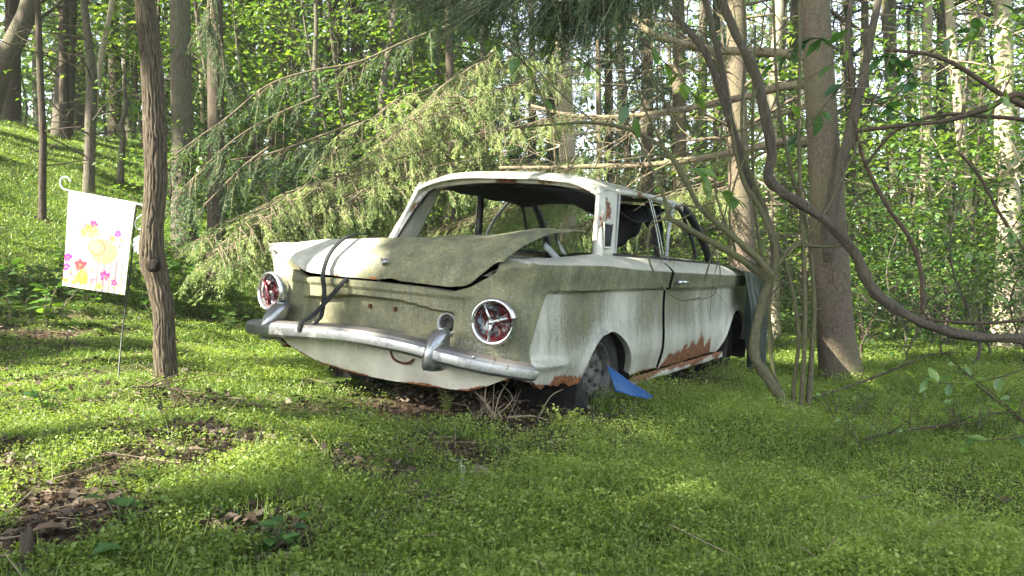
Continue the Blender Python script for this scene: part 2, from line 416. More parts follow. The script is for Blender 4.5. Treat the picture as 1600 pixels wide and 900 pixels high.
def ground_at(px, py):
    """where a photo pixel's direction meets the ground"""
    lo, hi = .8, .8
    for k in range(4000):
        hi = lo * 1.01 + .002; p = at(px, py, hi)
        if p[2] <= gz(p[0], p[1]): break
        lo = hi
        if hi > 90: break
    p = at(px, py, hi); p[2] = gz(p[0], p[1]); return p

# bare patches: photo pixel, radius (m), strength
BARE = [(100, 800, .16, 1), (60, 850, .15, .8), (180, 740, .16, .45), (230, 745, .16, .5), (480, 865, .14, .9), (640, 790, .16, 1), (650, 740, .14, .9),
        (620, 830, .1, .8), (700, 712, .2, .9), (545, 725, .2, .7), (800, 655, .35, 1), (760, 640, .4, 1), (860, 640, .4, .9), (690, 625, .3, .9),
        (1540, 745, .22, .5), (1460, 690, .2, .4), (1560, 800, .2, .6), (1400, 735, .2, .35), (300, 500, .35, .7), (60, 500, .5, .6), (15, 530, .4, .6),
        (250, 610, .25, .6), (200, 660, .2, .5), (380, 640, .2, .5), (330, 690, .15, .5), (60, 700, .2, .35), (580, 610, .25, .8), (1090, 590, .3, .4), (1000, 610, .3, .6), (750, 745, .1, .7), (430, 790, .14, .5), (1050, 600, .35, .8), (850, 600, .35, .8), (330, 590, .2, .5), (1290, 640, .25, .5)]
BW = [(*ground_at(a, b)[:2], r, s) for a, b, r, s in BARE]
def greenness(x, y):
    g = np.ones(np.shape(x))
    for bx, by, r, s in BW:
        wx = .45 * r * np.sin(y * 11 + bx * 9) + .25 * r * np.sin(y * 29 + x * 13); wy = .45 * r * np.sin(x * 12 + by * 7) + .25 * r * np.sin(x * 31 - y * 17)
        d = np.hypot(x - bx + wx, y - by + wy) / r; g -= .84 * s * np.exp(-d ** 2 * .9)
    w = np.sin(x * 9 + 1.3 * np.sin(y * 7)) * np.sin(y * 8.1 + 1.7 * np.sin(x * 5)) + .7 * np.sin(x * 21 + y * 17) * np.sin(y * 23 - x * 11)
    w = w + .5 * np.sin(x * 3.7 + 2.1 * np.sin(y * 2.9)) * np.sin(y * 4.3 + x)
    left = 1.35 * np.clip(.9 - x * .55, .25, 1.4) * np.exp(-np.maximum(0, y - 6) / 6)
    g -= .27 * left * np.clip(w + .35, 0, 2)
    return np.clip(g, 0, 1)

def build_ground():
    xs = np.concatenate([np.linspace(-160, -14, 30)[:-1], np.linspace(-14, -4, 70)[:-1], np.linspace(-4, 4.5, 240)[:-1], np.linspace(4.5, 16, 80)[:-1], np.linspace(16, 160, 30)])
    ys = np.concatenate([np.linspace(-60, -4, 16)[:-1], np.linspace(-4, 1, 30)[:-1], np.linspace(1, 8, 220)[:-1], np.linspace(8, 30, 110)[:-1], np.linspace(30, 260, 40)])
    X, Y = np.meshgrid(xs, ys, indexing='ij'); Z = gz(X, Y); G = greenness(X, Y)
    Z = Z - .02 * (1 - G) * (np.abs(X) < 5) * (Y < 9)
    near = (np.abs(X) < 6) & (Y > 0) & (Y < 9)
    Z = Z + near * .008 * np.sin(X * 31 + 2 * np.sin(Y * 19)) * np.sin(Y * 27)
    V = np.stack([X, Y, Z], -1).reshape(-1, 3)
    o = mesh('ground', V, grid_faces(len(xs), len(ys))[:, ::-1].copy(), MAT['ground'], attrs={'green': G})
    tag(o, 'uneven forest floor of bare soil and low greenery', 'ground', kind='structure')
build_ground()
_m, _N, _L = new_mat('red_plastic'); bsdf(_N, _L, ramp(_N, _L, nnoise(_N, _L, coord(_N), 60, 3), [(.35, (.035, .003, .006)), (.65, (.11, .006, .012))]), .25, 0, .6); MAT['redshard'] = _m

# ================================================================== the car (local axes: x = its right, y = forward, z = up; y = 0 at the tail)
CQ = (-0.51917, 0.01669, 0.08112, -0.67265, 3.81597, -0.74079)
def car_matrix():
    from mathutils import Matrix
    a, b, c = CQ[:3]
    M = Matrix.Rotation(a, 4, 'Z') @ Matrix.Rotation(b, 4, 'X') @ Matrix.Rotation(c, 4, 'Y')
    M.translation = Vector((CQ[3], CQ[4], CQ[5] + CH)); return M
CM = car_matrix()
def carw(x, y, z): return np.array(CM @ Vector((x, y, z)))
car = thing('abandoned_car', 'derelict two-door saloon with mossy white paint and no rear window, rotting among the trees', 'car')
car.matrix_world = CM

def N3(x, y, z): return mnoise.noise(Vector((x, y, z)))
def fbm(V, s, o=4):
    out = np.zeros(len(V))
    for k in range(o):
        out += np.array([mnoise.noise(Vector((a * s * 2 ** k, b * s * 2 ** k, c * s * 2 ** k + 7 * k))) for a, b, c in V]) / 2 ** k
    return out

PLAN = np.array([(0, 0), (.2, .003), (.4, .012), (.52, .024), (.62, .044), (.69, .07), (.735, .105), (.76, .15), (.775, .22), (.785, .34), (.79, .6), (.795, 1.0), (.795, 1.8), (.79, 2.8), (.785, 3.4), (.77, 3.9), (.73, 4.2)])
def plan_curve():
    P = catmull(PLAN, 3000); d = np.concatenate([[0], np.cumsum(np.linalg.norm(np.diff(P, axis=0), axis=1))])
    T = np.gradient(P, axis=0); T /= np.linalg.norm(T, axis=1)[:, None]
    return d, P, np.stack([T[:, 1], -T[:, 0]], 1)
PD, PP, PN = plan_curve()
def s_of_u(u): return np.interp(u, PP[600:, 1], PD[600:])
SHO = lambda u: np.interp(u, [-.1, .13, .8, 1.75, 3.4, 4.2], [.902, .905, .902, .872, .845, .82])
BELT = lambda u: np.interp(u, [0, .5, .9, 1.75, 3.0, 4.2], [.917, .93, .955, .947, .925, .86])
def topz(v, u):          # top edge of the outer skin, with the dip of the boot opening in the tail panel
    rear = np.interp(np.abs(v), [0, .30, .42, .50, .62, .68, 2], [.768, .765, .758, .785, .862, .885, .905])
    return np.where(u < .10, rear, SHO(u))
ARCH = [(.93, .23, .335), (3.44, .23, .345)]
def botz(v, u, sgn):
    vv = v * sgn
    rear = np.interp(vv, [-.80, -.68, -.60, -.555, -.45, -.3, -.06, .26, .50, .60, .70, .76], [.44, .44, .45, .42, .385, .352, .33, .328, .335, .37, .42, .40])
    side = np.interp(u, [.1, .2, .45, .6, 1.25, 1.3, 1.75, 2.85, 3.2, 4.2], [.385, .372, .352, .33, .28, .298, .298, .30, .27, .36])
    z = np.where(u < .10, rear, side) * 1.0
    z = np.where((u >= .1) & (u < .2), rear * (1 - (u - .1) / .1) + side * (u - .1) / .1, z)
    for cu, cz, r in ARCH:
        h = r * r - (u - cu) ** 2
        z = np.where(h > 0, np.maximum(z, cz + np.sqrt(np.maximum(h, 0))), z)
    return z
def offs(v, u, z, sgn):
    """how far the skin stands out from the plan curve (v positive on either side)"""
    vv = v * sgn
    wr = 1 - sstep(u, .07, .16); n = np.zeros(np.broadcast(v, u, z).shape)
    val = np.clip((.50 - z) / .2, 0, 1)
    n = n + wr * (-.045 * val ** 1.6)
    box_v = sstep(v, .445, .405); box_z = sstep(z, .545, .56) * sstep(z, .705 - .03 * sstep(v, .1, .42), .688 - .03 * sstep(v, .1, .42))
    n = n - wr * .040 * box_v * box_z
    n = n + wr * .012 * sstep(z, .725, .745) * sstep(v, .60, .45)
    for lv, lz in (((.645, .655) if sgn > 0 else (.61, .672)),):
        rr = np.hypot(v - lv, z - lz); n = n + (1 - sstep(u, .12, .22)) * .010 * sstep(rr, .15, .09)
    n = n + (1 - sstep(u, .10, .4)) * .035 * np.clip((z - .76) / .14, 0, 1) ** 1.4 * sstep(v, .55, .66)
    # sides
    ws = sstep(u, .10, .18)
    band = np.interp(u, [.15, 1.77, 3.34], [.786, .780, .766])
    diag = np.interp(z, [.46, .50, .566, .786], [.26, .12, .13, .235])
    F = sstep(u, diag - .012, diag + .03) * (1 - sstep(u, 3.3, 3.5) * 0)
    inset = .030 * sstep(z, band, band - .014) * (1 - .75 * sstep(z, band - .05, .46))
    n = n - ws * F * inset
    n = n - ws * .012 * sstep(z, .88, band + .004)
    n = n + ws * .024 * np.exp(-((z - (.468 - .05 * (u - .1))) / .022) ** 2) * (1 - sstep(u, .30, .58)) * sstep(z, .40, .44)
    n = n - ws * .05 * np.clip((.43 - z) / .18, 0, 1) ** 1.3
    for cu, cz, r in ARCH:
        rr = np.hypot(u - cu, z - cz); n = n + ws * .016 * np.exp(-((rr - r) / .030) ** 2)
    return n

def skin(name, u0, u1, sgn, s0=None, step=.0105, rows=58, hem=True, parent=car, shift=(0, 0, 0), jag=True):
    """a panel of the outer skin; u0/u1 may depend on z"""
    sa = s0 if s0 is not None else s_of_u(u0(.6)); sb = s_of_u(u1(.6))
    ncol = max(4, int((sb - sa) / step)); S = np.linspace(0, 1, ncol)
    t = np.linspace(0, 1, rows)
    V = np.zeros((ncol, rows + 7, 3))
    sig = sgn if sgn else 1
    for i, k in enumerate(S):
        s_mid = sa + (sb - sa) * k; sg = sgn if sgn else (1 if s_mid >= 0 else -1)
        am = abs(s_mid); vm = np.interp(am, PD, PP[:, 0]); um = np.interp(am, PD, PP[:, 1])
        zb = float(botz(vm, um, sg)); zt = float(topz(vm, um))
        if jag: zb += .012 * N3(um * 14 * sg + 3, vm * 14, 2.2) * ((2.2 if (sg > 0 and um < .62) else .8) if (um > .06) else .22)
        z = zb + (zt - zb) * t
        if s0 is None:
            sl = s_of_u(u0(z)); sr = s_of_u(u1(z)); ss = sl + (sr - sl) * k
        else:
            ss = sa + (np.array([s_of_u(float(u1(zz))) for zz in z]) - sa) * k if sb > 1.2 else np.full_like(z, s_mid)
        a = np.abs(ss); sgv = np.where(ss >= 0, 1, -1) * (sgn if sgn else 1)
        v = np.interp(a, PD, PP[:, 0]); u = np.interp(a, PD, PP[:, 1])
        nx = np.interp(a, PD, PN[:, 0]); ny = np.interp(a, PD, PN[:, 1])
        o = offs(v, u, z, sg)
        o = o + .004 * np.array([N3(uu * 3.1, vv * 3 * sg, zz * 4) for uu, vv, zz in zip(u, v, z)])
        V[i, :rows, 0] = (v + nx * o) * sg; V[i, :rows, 1] = u + ny * o; V[i, :rows, 2] = z
        # shoulder: curls inwards to the window line, or to the boot gutter
        vt, ut, nxx, nyy, oo = v[-1], u[-1], nx[-1], ny[-1], o[-1]
        W = float(np.interp(am, [0, .45, .62, .78, .95, 9], [.03, .03, .05, .09, .135, .135])); H = max(.006, float(BELT(ut)) - zt) if am > .62 else .006
        px = (vt + nxx * oo); py = ut + nyy * oo
        for j, (f, g) in enumerate([(.03, .10), (.10, .26), (.22, .45), (.42, .68), (.65, .85), (.85, .96), (1.0, 1.0)]):
            ix = (1 - f) * px + f * (vt - W * (1 if nxx > .4 else nxx)) ; iy = py + f * W * (1 if nyy < -.4 else -nyy)
            V[i, rows + j] = (ix * sg, iy, zt + H * g)
    V += np.array(shift)
    n, m = V.shape[:2]; F = [tuple(f) for f in grid_faces(n, m)]
    if sgn < 0: F = [f[::-1] for f in F]
    P = V.reshape(-1, 3)
    moss, rust, dirt = weather(P, name)
    # hem: the lower edge is folded inwards a few centimetres so that the sheet has an edge
    if hem:
        base = len(P); sgs = np.sign(P[np.arange(n) * m, 0]) if sgn == 0 else np.full(n, sgn)
        E = V[:, 0].copy(); E[:, 0] *= .955; E[:, 1] += .02 * (E[:, 1] < .1); E[:, 2] += .004
        P = np.vstack([P, E]); F += [(i * m, (i + 1) * m, base + i + 1, base + i) if sgn >= 0 else (i * m, base + i, base + i + 1, (i + 1) * m) for i in range(n - 1)]
        moss = np.append(moss, moss[np.arange(n) * m]); rust = np.append(rust, rust[np.arange(n) * m] * .9); dirt = np.append(dirt, np.ones(n))
    return mesh(name, P, F, MAT['paint'], parent, True, {'moss': moss, 'rust': rust, 'dirt': dirt})

def weather(P, name):
    x, y, z = P[:, 0], P[:, 1], P[:, 2]; ax = np.abs(x)
    n = np.array([N3(a * 2.2, b * 2.2, c * 1.2) for a, b, c in P]); n2 = np.array([N3(a * 9, b * 9, c * 2 + 5) for a, b, c in P])
    rear = 1 - sstep(y, .08, .14)
    band = np.interp(y, [.15, 1.77, 3.34], [.786, .780, .766])
    moss = .33 + .30 * n + .18 * n2
    side_moss = np.where(z > band - .004, 1.05 + .3 * n, .50 + .40 * n - .34 * sstep(z, .62, .42) - .1 * sstep(y, 1.9, 2.8)) + .15 * n2
    side_moss = np.where((y < np.interp(z, [.46, .566, .786], [.14, .14, .24])) & (z < band), 1.02 + .1 * n, side_moss)
    side_moss = side_moss - sstep(z, SHO(y) - .006, SHO(y) + .006) * 1.0
    side_moss = side_moss - .45 * np.exp(-((z - .44) / .05) ** 2) * (y < .7) - .3 * np.exp(-(np.hypot(y - .93, z - .23) - .36) ** 2 / .002)
    rm = np.where(z > .49, .88 + .35 * n, .55)            # tail panel: green film; the valance below stays white
    rm = np.where(z < .46, .05 + .2 * n, rm); rm = rm - .55 * sstep(-x, .50, .66) * (z > .5)
    moss = rear * rm + (1 - rear) * side_moss
    rust = np.zeros(len(P))
    zb = np.where(y < .1, botz(ax, y, np.sign(x)), botz(ax, y, 1))
    arch = np.minimum(np.abs(np.hypot(y - .93, z - .23) - .335), np.abs(np.hypot(y - 3.44, z - .23) - .345)) < .03
    rust += np.exp(-np.maximum(0, z - zb) / .014) * (.62 + .6 * n2) * (1 - .95 * (arch & (y > .62)))
    rust += .95 * np.exp(-np.maximum(0, z - zb) / .05) * (y > .35) * (y < .62) * (z < .5)
    rust = np.where(y > 1.745, np.exp(-np.maximum(0, z - .30) / (.075 + .055 * n2)) * np.clip(1.25 * sstep(y, 1.72, 1.95) * (1 - sstep(y, 2.7, 2.86)), 0, 1.2) + .15, rust)
    rust += .45 * np.exp(-np.hypot(y - .95, z - .955) / .05)
    dirt = np.clip(.5 + .5 * n + .4 * n2, 0, 1) + (1 - rear) * .35 * sstep(z, .48, .58) - rear * .3 * sstep(z, .47, .43)
    dirt = np.where((z > SHO(y)) & (y > .1), .45, dirt)
    return np.clip(moss, -.2, 1.3), np.clip(rust, 0, 1.4), np.clip(dirt, 0, 1)

body_end = lambda z: 1.742 + .012 * np.sin(np.asarray(z) * 9) + 0 * np.asarray(z)
def body_skin():
    # one skin from the left door gap round the tail to the right door gap: two mirrored halves joined in one mesh
    se = s_of_u(1.742)
    a = skin('body', lambda z: 0, body_end, 1, s0=0.0); b = skin('body', lambda z: 0, body_end, -1, s0=0.0)
    me = a.data; mb = b.data
    Va = np.zeros(len(me.vertices) * 3); me.vertices.foreach_get('co', Va); Vb = np.zeros(len(mb.vertices) * 3); mb.vertices.foreach_get('co', Vb)
    Va = Va.reshape(-1, 3); Vb = Vb.reshape(-1, 3)
    F = [tuple(p.vertices) for p in me.polygons] + [tuple(i + len(Va) for i in p.vertices) for p in mb.polygons]
    at = {}
    for k in ('moss', 'rust', 'dirt'):
        x = np.zeros(len(Va)); me.attributes[k].data.foreach_get('value', x); y = np.zeros(len(Vb)); mb.attributes[k].data.foreach_get('value', y); at[k] = np.concatenate([x, y])
    bpy.data.objects.remove(a); bpy.data.objects.remove(b)
    o = mesh('body', np.vstack([Va, Vb]), F, MAT['paint'], car, True, at); o.data.set_sharp_from_angle(angle=R(24)); return o
body = body_skin()

# doors and front wings
def door_rear(z): z = np.asarray(z, float); return 1.757 + .012 * np.sin(z * 9) + .010 * sstep(z, .8, .9)
def door_front(z): z = np.asarray(z, float); return np.interp(z, [.28, .36, .5, .9], [2.80, 2.835, 2.865, 2.865])
def wing_rear(z): z = np.asarray(z, float); return np.interp(z, [.28, .36, .5, .9], [2.825, 2.86, 2.878, 2.874])
for sg in (1, -1):
    d = skin('door', door_rear, door_front, sg, step=.014, shift=(.010 * sg, 0, -.004))
    skin('front_wing', wing_rear, lambda z: 4.15 + 0 * np.asarray(z), sg, step=.02)
    h = MB()
    V, F = tube(catmull([(.805 * sg, 1.835, .812), (.835 * sg, 1.85, .815), (.842 * sg, 1.90, .815), (.835 * sg, 1.955, .811), (.805 * sg, 1.975, .809)], 16), [.008, .010, .012, .012, .011, .010, .009, .009, .009, .009, .009, .009, .009, .008, .008, .007], 8); h.add(V, F)
    V, F = lathe([(0, .02), (.011, .018), (.013, .012), (.013, 0)], 14, 'x'); V[:, 0] = .797 * sg + V[:, 0] * sg; V[:, 1] += 1.855; V[:, 2] += .803; h.add(V, F)
    h.build('handle', MAT['chrome_clean'], d)
    # rocker panel under the door
    P = []
    for u in np.linspace(1.27, 3.09, 60):
        for dx, z in ((0, .292), (.004, .288), (.004, .252), (-.012, .238 + .008 * N3(u * 12, 0, 0)), (-.06, .235)):
            P.append(((.765 + dx) * sg, u, z + .004 * N3(u * 5, 1, 0)))
    P = np.array(P); nn = np.array([N3(b * 7, a, c * 9) for a, b, c in P])
    F = [tuple(f) for f in grid_faces(60, 5)]
    mesh('rocker_panel', P, F, MAT['paint'], car, True, {'moss': .25 + nn * .4, 'rust': .30 + nn * .35 + .4 * (P[:, 2] < .25) + .35 * (P[:, 2] > .286), 'dirt': .5 + nn})

def sheetgrid(name, fn, nu, nv, mat, parent=car, w=None, thick=0.0):
    U, Vv = np.meshgrid(np.linspace(0, 1, nu), np.linspace(0, 1, nv), indexing='ij')
    P = np.array([fn(a, b) for a, b in zip(U.ravel(), Vv.ravel())]); F = grid_faces(nu, nv)
    at = None
    if w is not None:
        m_, r_, d_ = w(P); at = {'moss': m_, 'rust': r_, 'dirt': d_}
    if thick:
        gn = np.cross(P.reshape(nu, nv, 3)[-1, 0] - P.reshape(nu, nv, 3)[0, 0], P.reshape(nu, nv, 3)[0, -1] - P.reshape(nu, nv, 3)[0, 0]); gn /= np.linalg.norm(gn)
        k = len(P); Q = P - gn * thick; 
        F2 = F[:, ::-1] + k
        ring = [i * nv for i in range(nu)] + [(nu - 1) * nv + j for j in range(1, nv)] + [i * nv + nv - 1 for i in range(nu - 2, -1, -1)] + [j for j in range(nv - 2, 0, -1)]
        F3 = [(ring[i], ring[(i + 1) % len(ring)], ring[(i + 1) % len(ring)] + k, ring[i] + k) for i in range(len(ring))]
        F = [tuple(f) for f in F] + [tuple(f) for f in F2] + F3; P = np.vstack([P, Q])
        if at: at = {a: np.concatenate([b, b]) for a, b in at.items()}
    return mesh(name, P, F, mat, parent, True, at)

def nz(P, s, o=0): return np.array([N3(a * s + o, b * s, c * s) for a, b, c in P])

# ---- roof
def roof_pt(a, b):
    x = (a * 2 - 1); ax = abs(x)
    hw = .590 - .015 * b
    ur = 1.135 - .055 * ax ** 2 ; uf = 2.60 - .10 * ax ** 2
    u = ur + (uf - ur) * b
    z = 1.395 - .020 * (ax ** 2) - .070 * ax ** 5
    z += -.028 * max(0, 1 - b / .06) ** 2 - .035 * b ** 2 + .012 * math.sin(math.pi * b)
    z += .004 * N3(x * 3, u * 3, 0)
    return (x * hw, u, z)
def roof_w(P):
    n = nz(P, 3); n2 = nz(P, 11, 4)
    edge = np.abs(P[:, 0]) > .53
    return .45 + .35 * n + .2 * n2 - .25 * edge + .25 * (P[:, 1] > 1.3) * (P[:, 0] > .5), .15 + .3 * n2 * (P[:, 1] < 1.2), .55 + .5 * n
roof = sheetgrid('roof', roof_pt, 60, 50, MAT['paint'], w=roof_w)
def sweep(P, prof, up=(0, 0, 1), close=False):
    """profile (a outward, b up-ish) carried along P"""
    P = np.asarray(P, float); T = np.gradient(P, axis=0); T /= np.linalg.norm(T, axis=1)[:, None]
    up = np.broadcast_to(np.asarray(up, float), P.shape)
    S = np.cross(T, up); S /= np.linalg.norm(S, axis=1)[:, None]; U = np.cross(S, T)
    k = len(prof); V = np.zeros((len(P), k, 3))
    for j, (a, b) in enumerate(prof): V[:, j] = P + S * a + U * b
    F = [tuple(f) for f in grid_faces(len(P), k, True)]; F += [tuple(range(k - 1, -1, -1)), tuple(range((len(P) - 1) * k, len(P) * k))]
    return V.reshape(-1, 3), F
def addp(name, V, F, mat, parent=car, moss=.1, rust=.2, dirt=.4, smooth=True):
    V = np.asarray(V, float); n = nz(V, 8)
    return mesh(name, V, F, mat, parent, smooth, {'moss': moss + .4 * n, 'rust': rust + .5 * n, 'dirt': dirt + .5 * n} if mat is MAT['paint'] else None)
rect = lambda w, h: [(-w / 2, -h / 2), (w / 2, -h / 2), (w / 2, h / 2), (-w / 2, h / 2)]
# drip rails and the lip over the rear window
lip = MB()
for sg in (1, -1):
    pts = [roof_pt(1 if sg > 0 else 0, b) for b in np.linspace(.0, 1, 30)]
    V, F = tube([(p[0] + .006 * sg, p[1], p[2] - .004) for p in pts], .0085, 8); lip.add(V, F)
addp('drip_rail', np.concatenate(lip.V), lip.F, MAT['paint'], roof, moss=.0, rust=.15)
pts = [roof_pt(a, 0) for a in np.linspace(.0, 1, 50)]
V, F = sweep([(p[0], p[1] + .004, p[2] - .010) for p in pts], rect(.016, .020)); addp('roof_edge', V, F, MAT['paint'], roof, moss=-.2, rust=.25, dirt=.2)
# rear window surround: from the left pillar foot over the top to the right pillar foot
RW = catmull([(-.665, .955, .93), (-.63, 1.02, 1.06), (-.595, 1.105, 1.20), (-.565, 1.165, 1.275), (-.50, 1.185, 1.308), (-.3, 1.195, 1.335), (0, 1.20, 1.348), (.3, 1.195, 1.335), (.50, 1.185, 1.308), (.565, 1.165, 1.275), (.595, 1.105, 1.20), (.63, 1.02, 1.06), (.665, .955, .93)], 120)
ctr = np.array([0, 1.1, 1.1]); upv = RW - ctr; upv[:, 1] = 0; upv /= np.linalg.norm(upv, axis=1)[:, None]
V, F = sweep(RW, [(-.022, -.018), (.020, -.018), (.022, .026), (-.022, .030)], upv)
addp('rear_window_frame', V, F, MAT['paint'], car, moss=-.25, rust=.30, dirt=.25)
V, F = sweep(RW - upv * .020, rect(.012, .010), upv); mesh('rubber_seal', V, F, MAT['rubber'], car)
# side pillars, window frames
def quadsheet(name, c00, c10, c11, c01, mat, parent=car, thick=.02, n=14, **kw):
    c00, c10, c11, c01 = map(np.array, (c00, c10, c11, c01))
    f = lambda a, b: tuple((1 - a) * (1 - b) * c00 + a * (1 - b) * c10 + a * b * c11 + (1 - a) * b * c01)
    w = (lambda P: (kw.get('moss', 0) + .4 * nz(P, 8), kw.get('rust', .2) + .5 * nz(P, 9, 3), kw.get('dirt', .35) + .5 * nz(P, 7, 9))) if mat is MAT['paint'] else None
    return sheetgrid(name, f, n, n, mat, parent, w, thick)
def bar(name, P, w, h, mat, parent=car, n=20, **kw):
    V, F = sweep(catmull(P, n), rect(w, h), (0, 1, .2)); return addp(name, V, F, mat, parent, **kw)
for sg in (1, -1):
    X = lambda x: x * sg
    pil = quadsheet('rear_pillar', (X(.668), .93, .94), (X(.672), 1.172, .945), (X(.598), 1.335, 1.318), (X(.592), 1.10, 1.315), MAT['paint'], thick=.022 * sg, moss=-.1, rust=.12, dirt=.5)
    vt = quadsheet('air_vent', (X(.6735), 1.02, 1.00), (X(.6735), 1.10, 1.00), (X(.6525), 1.16, 1.115), (X(.6535), 1.05, 1.115), MAT['rubber'], pil, thick=.004 * sg, n=4)
    V, F = tube([(X(.675), 1.012, .993), (X(.675), 1.108, .993), (X(.653), 1.168, 1.122), (X(.654), 1.042, 1.122), (X(.675), 1.012, .993)], .005, 6); addp('vent_frame', V, F, MAT['paint'], pil, moss=-.3, dirt=.1)
    # header and lower rails of the side windows
    hd = MB()
    V, F = sweep(catmull([(X(.598), 1.30, 1.302), (X(.60), 1.8, 1.315), (X(.59), 2.3, 1.305), (X(.58), 2.5, 1.288)], 24), rect(.02, .028)); addp('window_header', V, F, MAT['paint'], car, moss=-.2)
    V, F = sweep(catmull([(X(.668), 1.15, .955), (X(.668), 1.7, .950), (X(.668), 2.3, .940), (X(.66), 2.95, .925)], 30), rect(.014, .016)); mesh('window_sill', V, F, MAT['rubber'], car)
    bar('quarter_window_frame', [(X(.668), 1.185, .955), (X(.638), 1.26, 1.13), (X(.603), 1.345, 1.305)], .010, .012, MAT['greypaint'])
    bar('centre_pillar', [(X(.655), 1.90, .95), (X(.625), 1.86, 1.13), (X(.590), 1.80, 1.31)], .035, .03, MAT['interior'])
    bar('chrome_strip', [(X(.675), 1.885, .955), (X(.643), 1.845, 1.13), (X(.604), 1.785, 1.31)], .009, .009, MAT['chrome_clean'])
    bar('chrome_strip', [(X(.675), 1.935, .955), (X(.643), 1.885, 1.13), (X(.604), 1.82, 1.31)], .009, .009, MAT['chrome_clean'])
    dframe = [o for o in car.children if o.name.startswith('door')][-1]
    bar('window_frame', [(X(.675), 1.99, .95), (X(.645), 2.08, 1.13), (X(.605), 2.26, 1.315)], .012, .026, MAT['greypaint'], dframe)
    bar('vent_window_frame', [(X(.670), 2.60, .95), (X(.648), 2.575, 1.06), (X(.612), 2.43, 1.24), (X(.597), 2.28, 1.30)], .02, .014, MAT['rubber'], dframe)
    bar('windscreen_pillar', [(X(.655), 2.98, .93), (X(.645), 2.90, 1.03), (X(.610), 2.70, 1.20), (X(.575), 2.50, 1.31)], .045, .035, MAT['rubber'])
V, F = sweep(catmull([(-.575, 2.50, 1.30), (-.3, 2.57, 1.335), (0, 2.59, 1.345), (.3, 2.57, 1.335), (.575, 2.50, 1.30)], 30), rect(.03, .03)); addp('windscreen_header', V, F, MAT['paint'], car)
# sagging headlining and a torn flap of it
def lining(a, b):
    x = (a * 2 - 1) * .565; u = 1.25 + 1.2 * b
    z = 1.325 - .03 * abs(a * 2 - 1) ** 3 - .13 * sstep(a, .45, .9) * math.sin(math.pi * min(1, b * 1.1 + .05)) - .03 * b + .02 * N3(x * 5, u * 4, 2)
    return (x, u, z)
hl = sheetgrid('headlining', lining, 30, 30, MAT['interior'], thick=.006)
def flap(a, b): return (.15 + .42 * a, 2.12 + .12 * b + .1 * N3(a * 3, b * 2, 0), 1.28 - (.20 + .09 * math.sin(a * 7) + .06 * N3(a * 9, 0, 4)) * b)
sheetgrid('torn_flap', flap, 24, 14, MAT['interior'], hl, thick=.006)
# boot well, floor, scuttle, bulkheads
def dark_box(name, c, s, m='black'):
    V, F = box(c, s); return mesh(name, V, F, MAT[m], car, False)
dark_box('floor_pan', (0, 2.2, .29), (1.30, 2.2, .03)); dark_box('boot_floor', (0, .50, .44), (1.10, .66, .02)); dark_box('boot_bulkhead', (0, .84, .62), (1.24, .03, .56))
dark_box('bulkhead', (0, 3.05, .60), (1.44, .03, .60))
for sg in (1, -1):
    quadsheet('inner_wing', (.70 * sg, .20, .42), (.70 * sg, .82, .44), (.64 * sg, .86, .905), (.66 * sg, .12, .885), MAT['black'], thick=.005, n=4)
    # boot gutter: a pale shelf running from the tail up to the window
    G = np.array([(.60, .03, .86), (.63, .10, .893), (.628, .30, .903), (.62, .60, .915), (.62, .93, .928)]); Gs = catmull(G, 26)
    V = np.array([(x_ * sg, y_, z_) for p in Gs for x_, y_, z_ in ((p[0] + .075, p[1] + .012, p[2] + .012), (p[0], p[1] + .012, p[2] + .003), (p[0] - .012, p[1] + .01, p[2] - .02), (p[0] - .05, p[1] + .01, p[2] - .022))])
    addp('boot_gutter', V, [tuple(f) for f in grid_faces(26, 4)], MAT['paint'], car, moss=-.2, rust=.2, dirt=.25)
    for ax, cu, r in (('rear', .93, .345), ('front', 3.44, .355)):
        a = np.linspace(-.15, math.pi + .15, 30); V = []
        for t in a:
            for x in (.765, .44): V.append((x * sg, cu + r * math.cos(t), .23 + r * math.sin(t)))
        mesh('wheel_arch_liner', V, [tuple(f) for f in grid_faces(30, 2)], MAT['black'], car)
        V, F = box((.43 * sg, cu, .44), (.01, .70, .30)); mesh('wheel_arch_wall', V, F, MAT['black'], car, False)
sheetgrid('scuttle', lambda a, b: ((a * 2 - 1) * .64, 2.92 + .18 * b, .925 + .02 * (1 - abs(a * 2 - 1) ** 2)), 20, 4, MAT['paint'], w=lambda P: (.5 + 0 * P[:, 0], .1 + 0 * P[:, 0], .5 + 0 * P[:, 0]))
sheetgrid('rear_shelf', lambda a, b: ((a * 2 - 1) * .62, .86 + .22 * b, .915), 6, 4, MAT['paint'], w=lambda P: (.1 + .4 * nz(P, 8), .3 + 0 * P[:, 0], .5 + 0 * P[:, 0]))
def hood(a, b):
    x = (a * 2 - 1); return (x * (.645 - .03 * b), 3.11 + 1.02 * b, .935 - .10 * b ** 2 - .03 * abs(x) ** 4 + .02 * (1 - x * x))
sheetgrid('bonnet', hood, 30, 24, MAT['paint'], w=roof_w)
dark_box('radiator_grille', (0, 4.13, .62), (1.2, .03, .24)); V, F = box((0, 4.16, .43), (1.5, .05, .07)); mesh('front_bumper', V, F, MAT['chrome'], car)
# seats: two dark front backs
for sx in (-.33, .33):
    V = [(sx + a * .23, 2.05 + b * .06 - .10 * c, .36 + .52 * c - .02 * abs(a)) for c in np.linspace(0, 1, 8) for a, b in ((-1, -.8), (-.9, -1), (.9, -1), (1, -.8), (1, .8), (.9, 1), (-.9, 1), (-1, .8))]
    F = [tuple(f) for f in grid_faces(8, 8, True)] + [tuple(range(56, 64))]; mesh('seat_back', V, F, MAT['interior'], car)

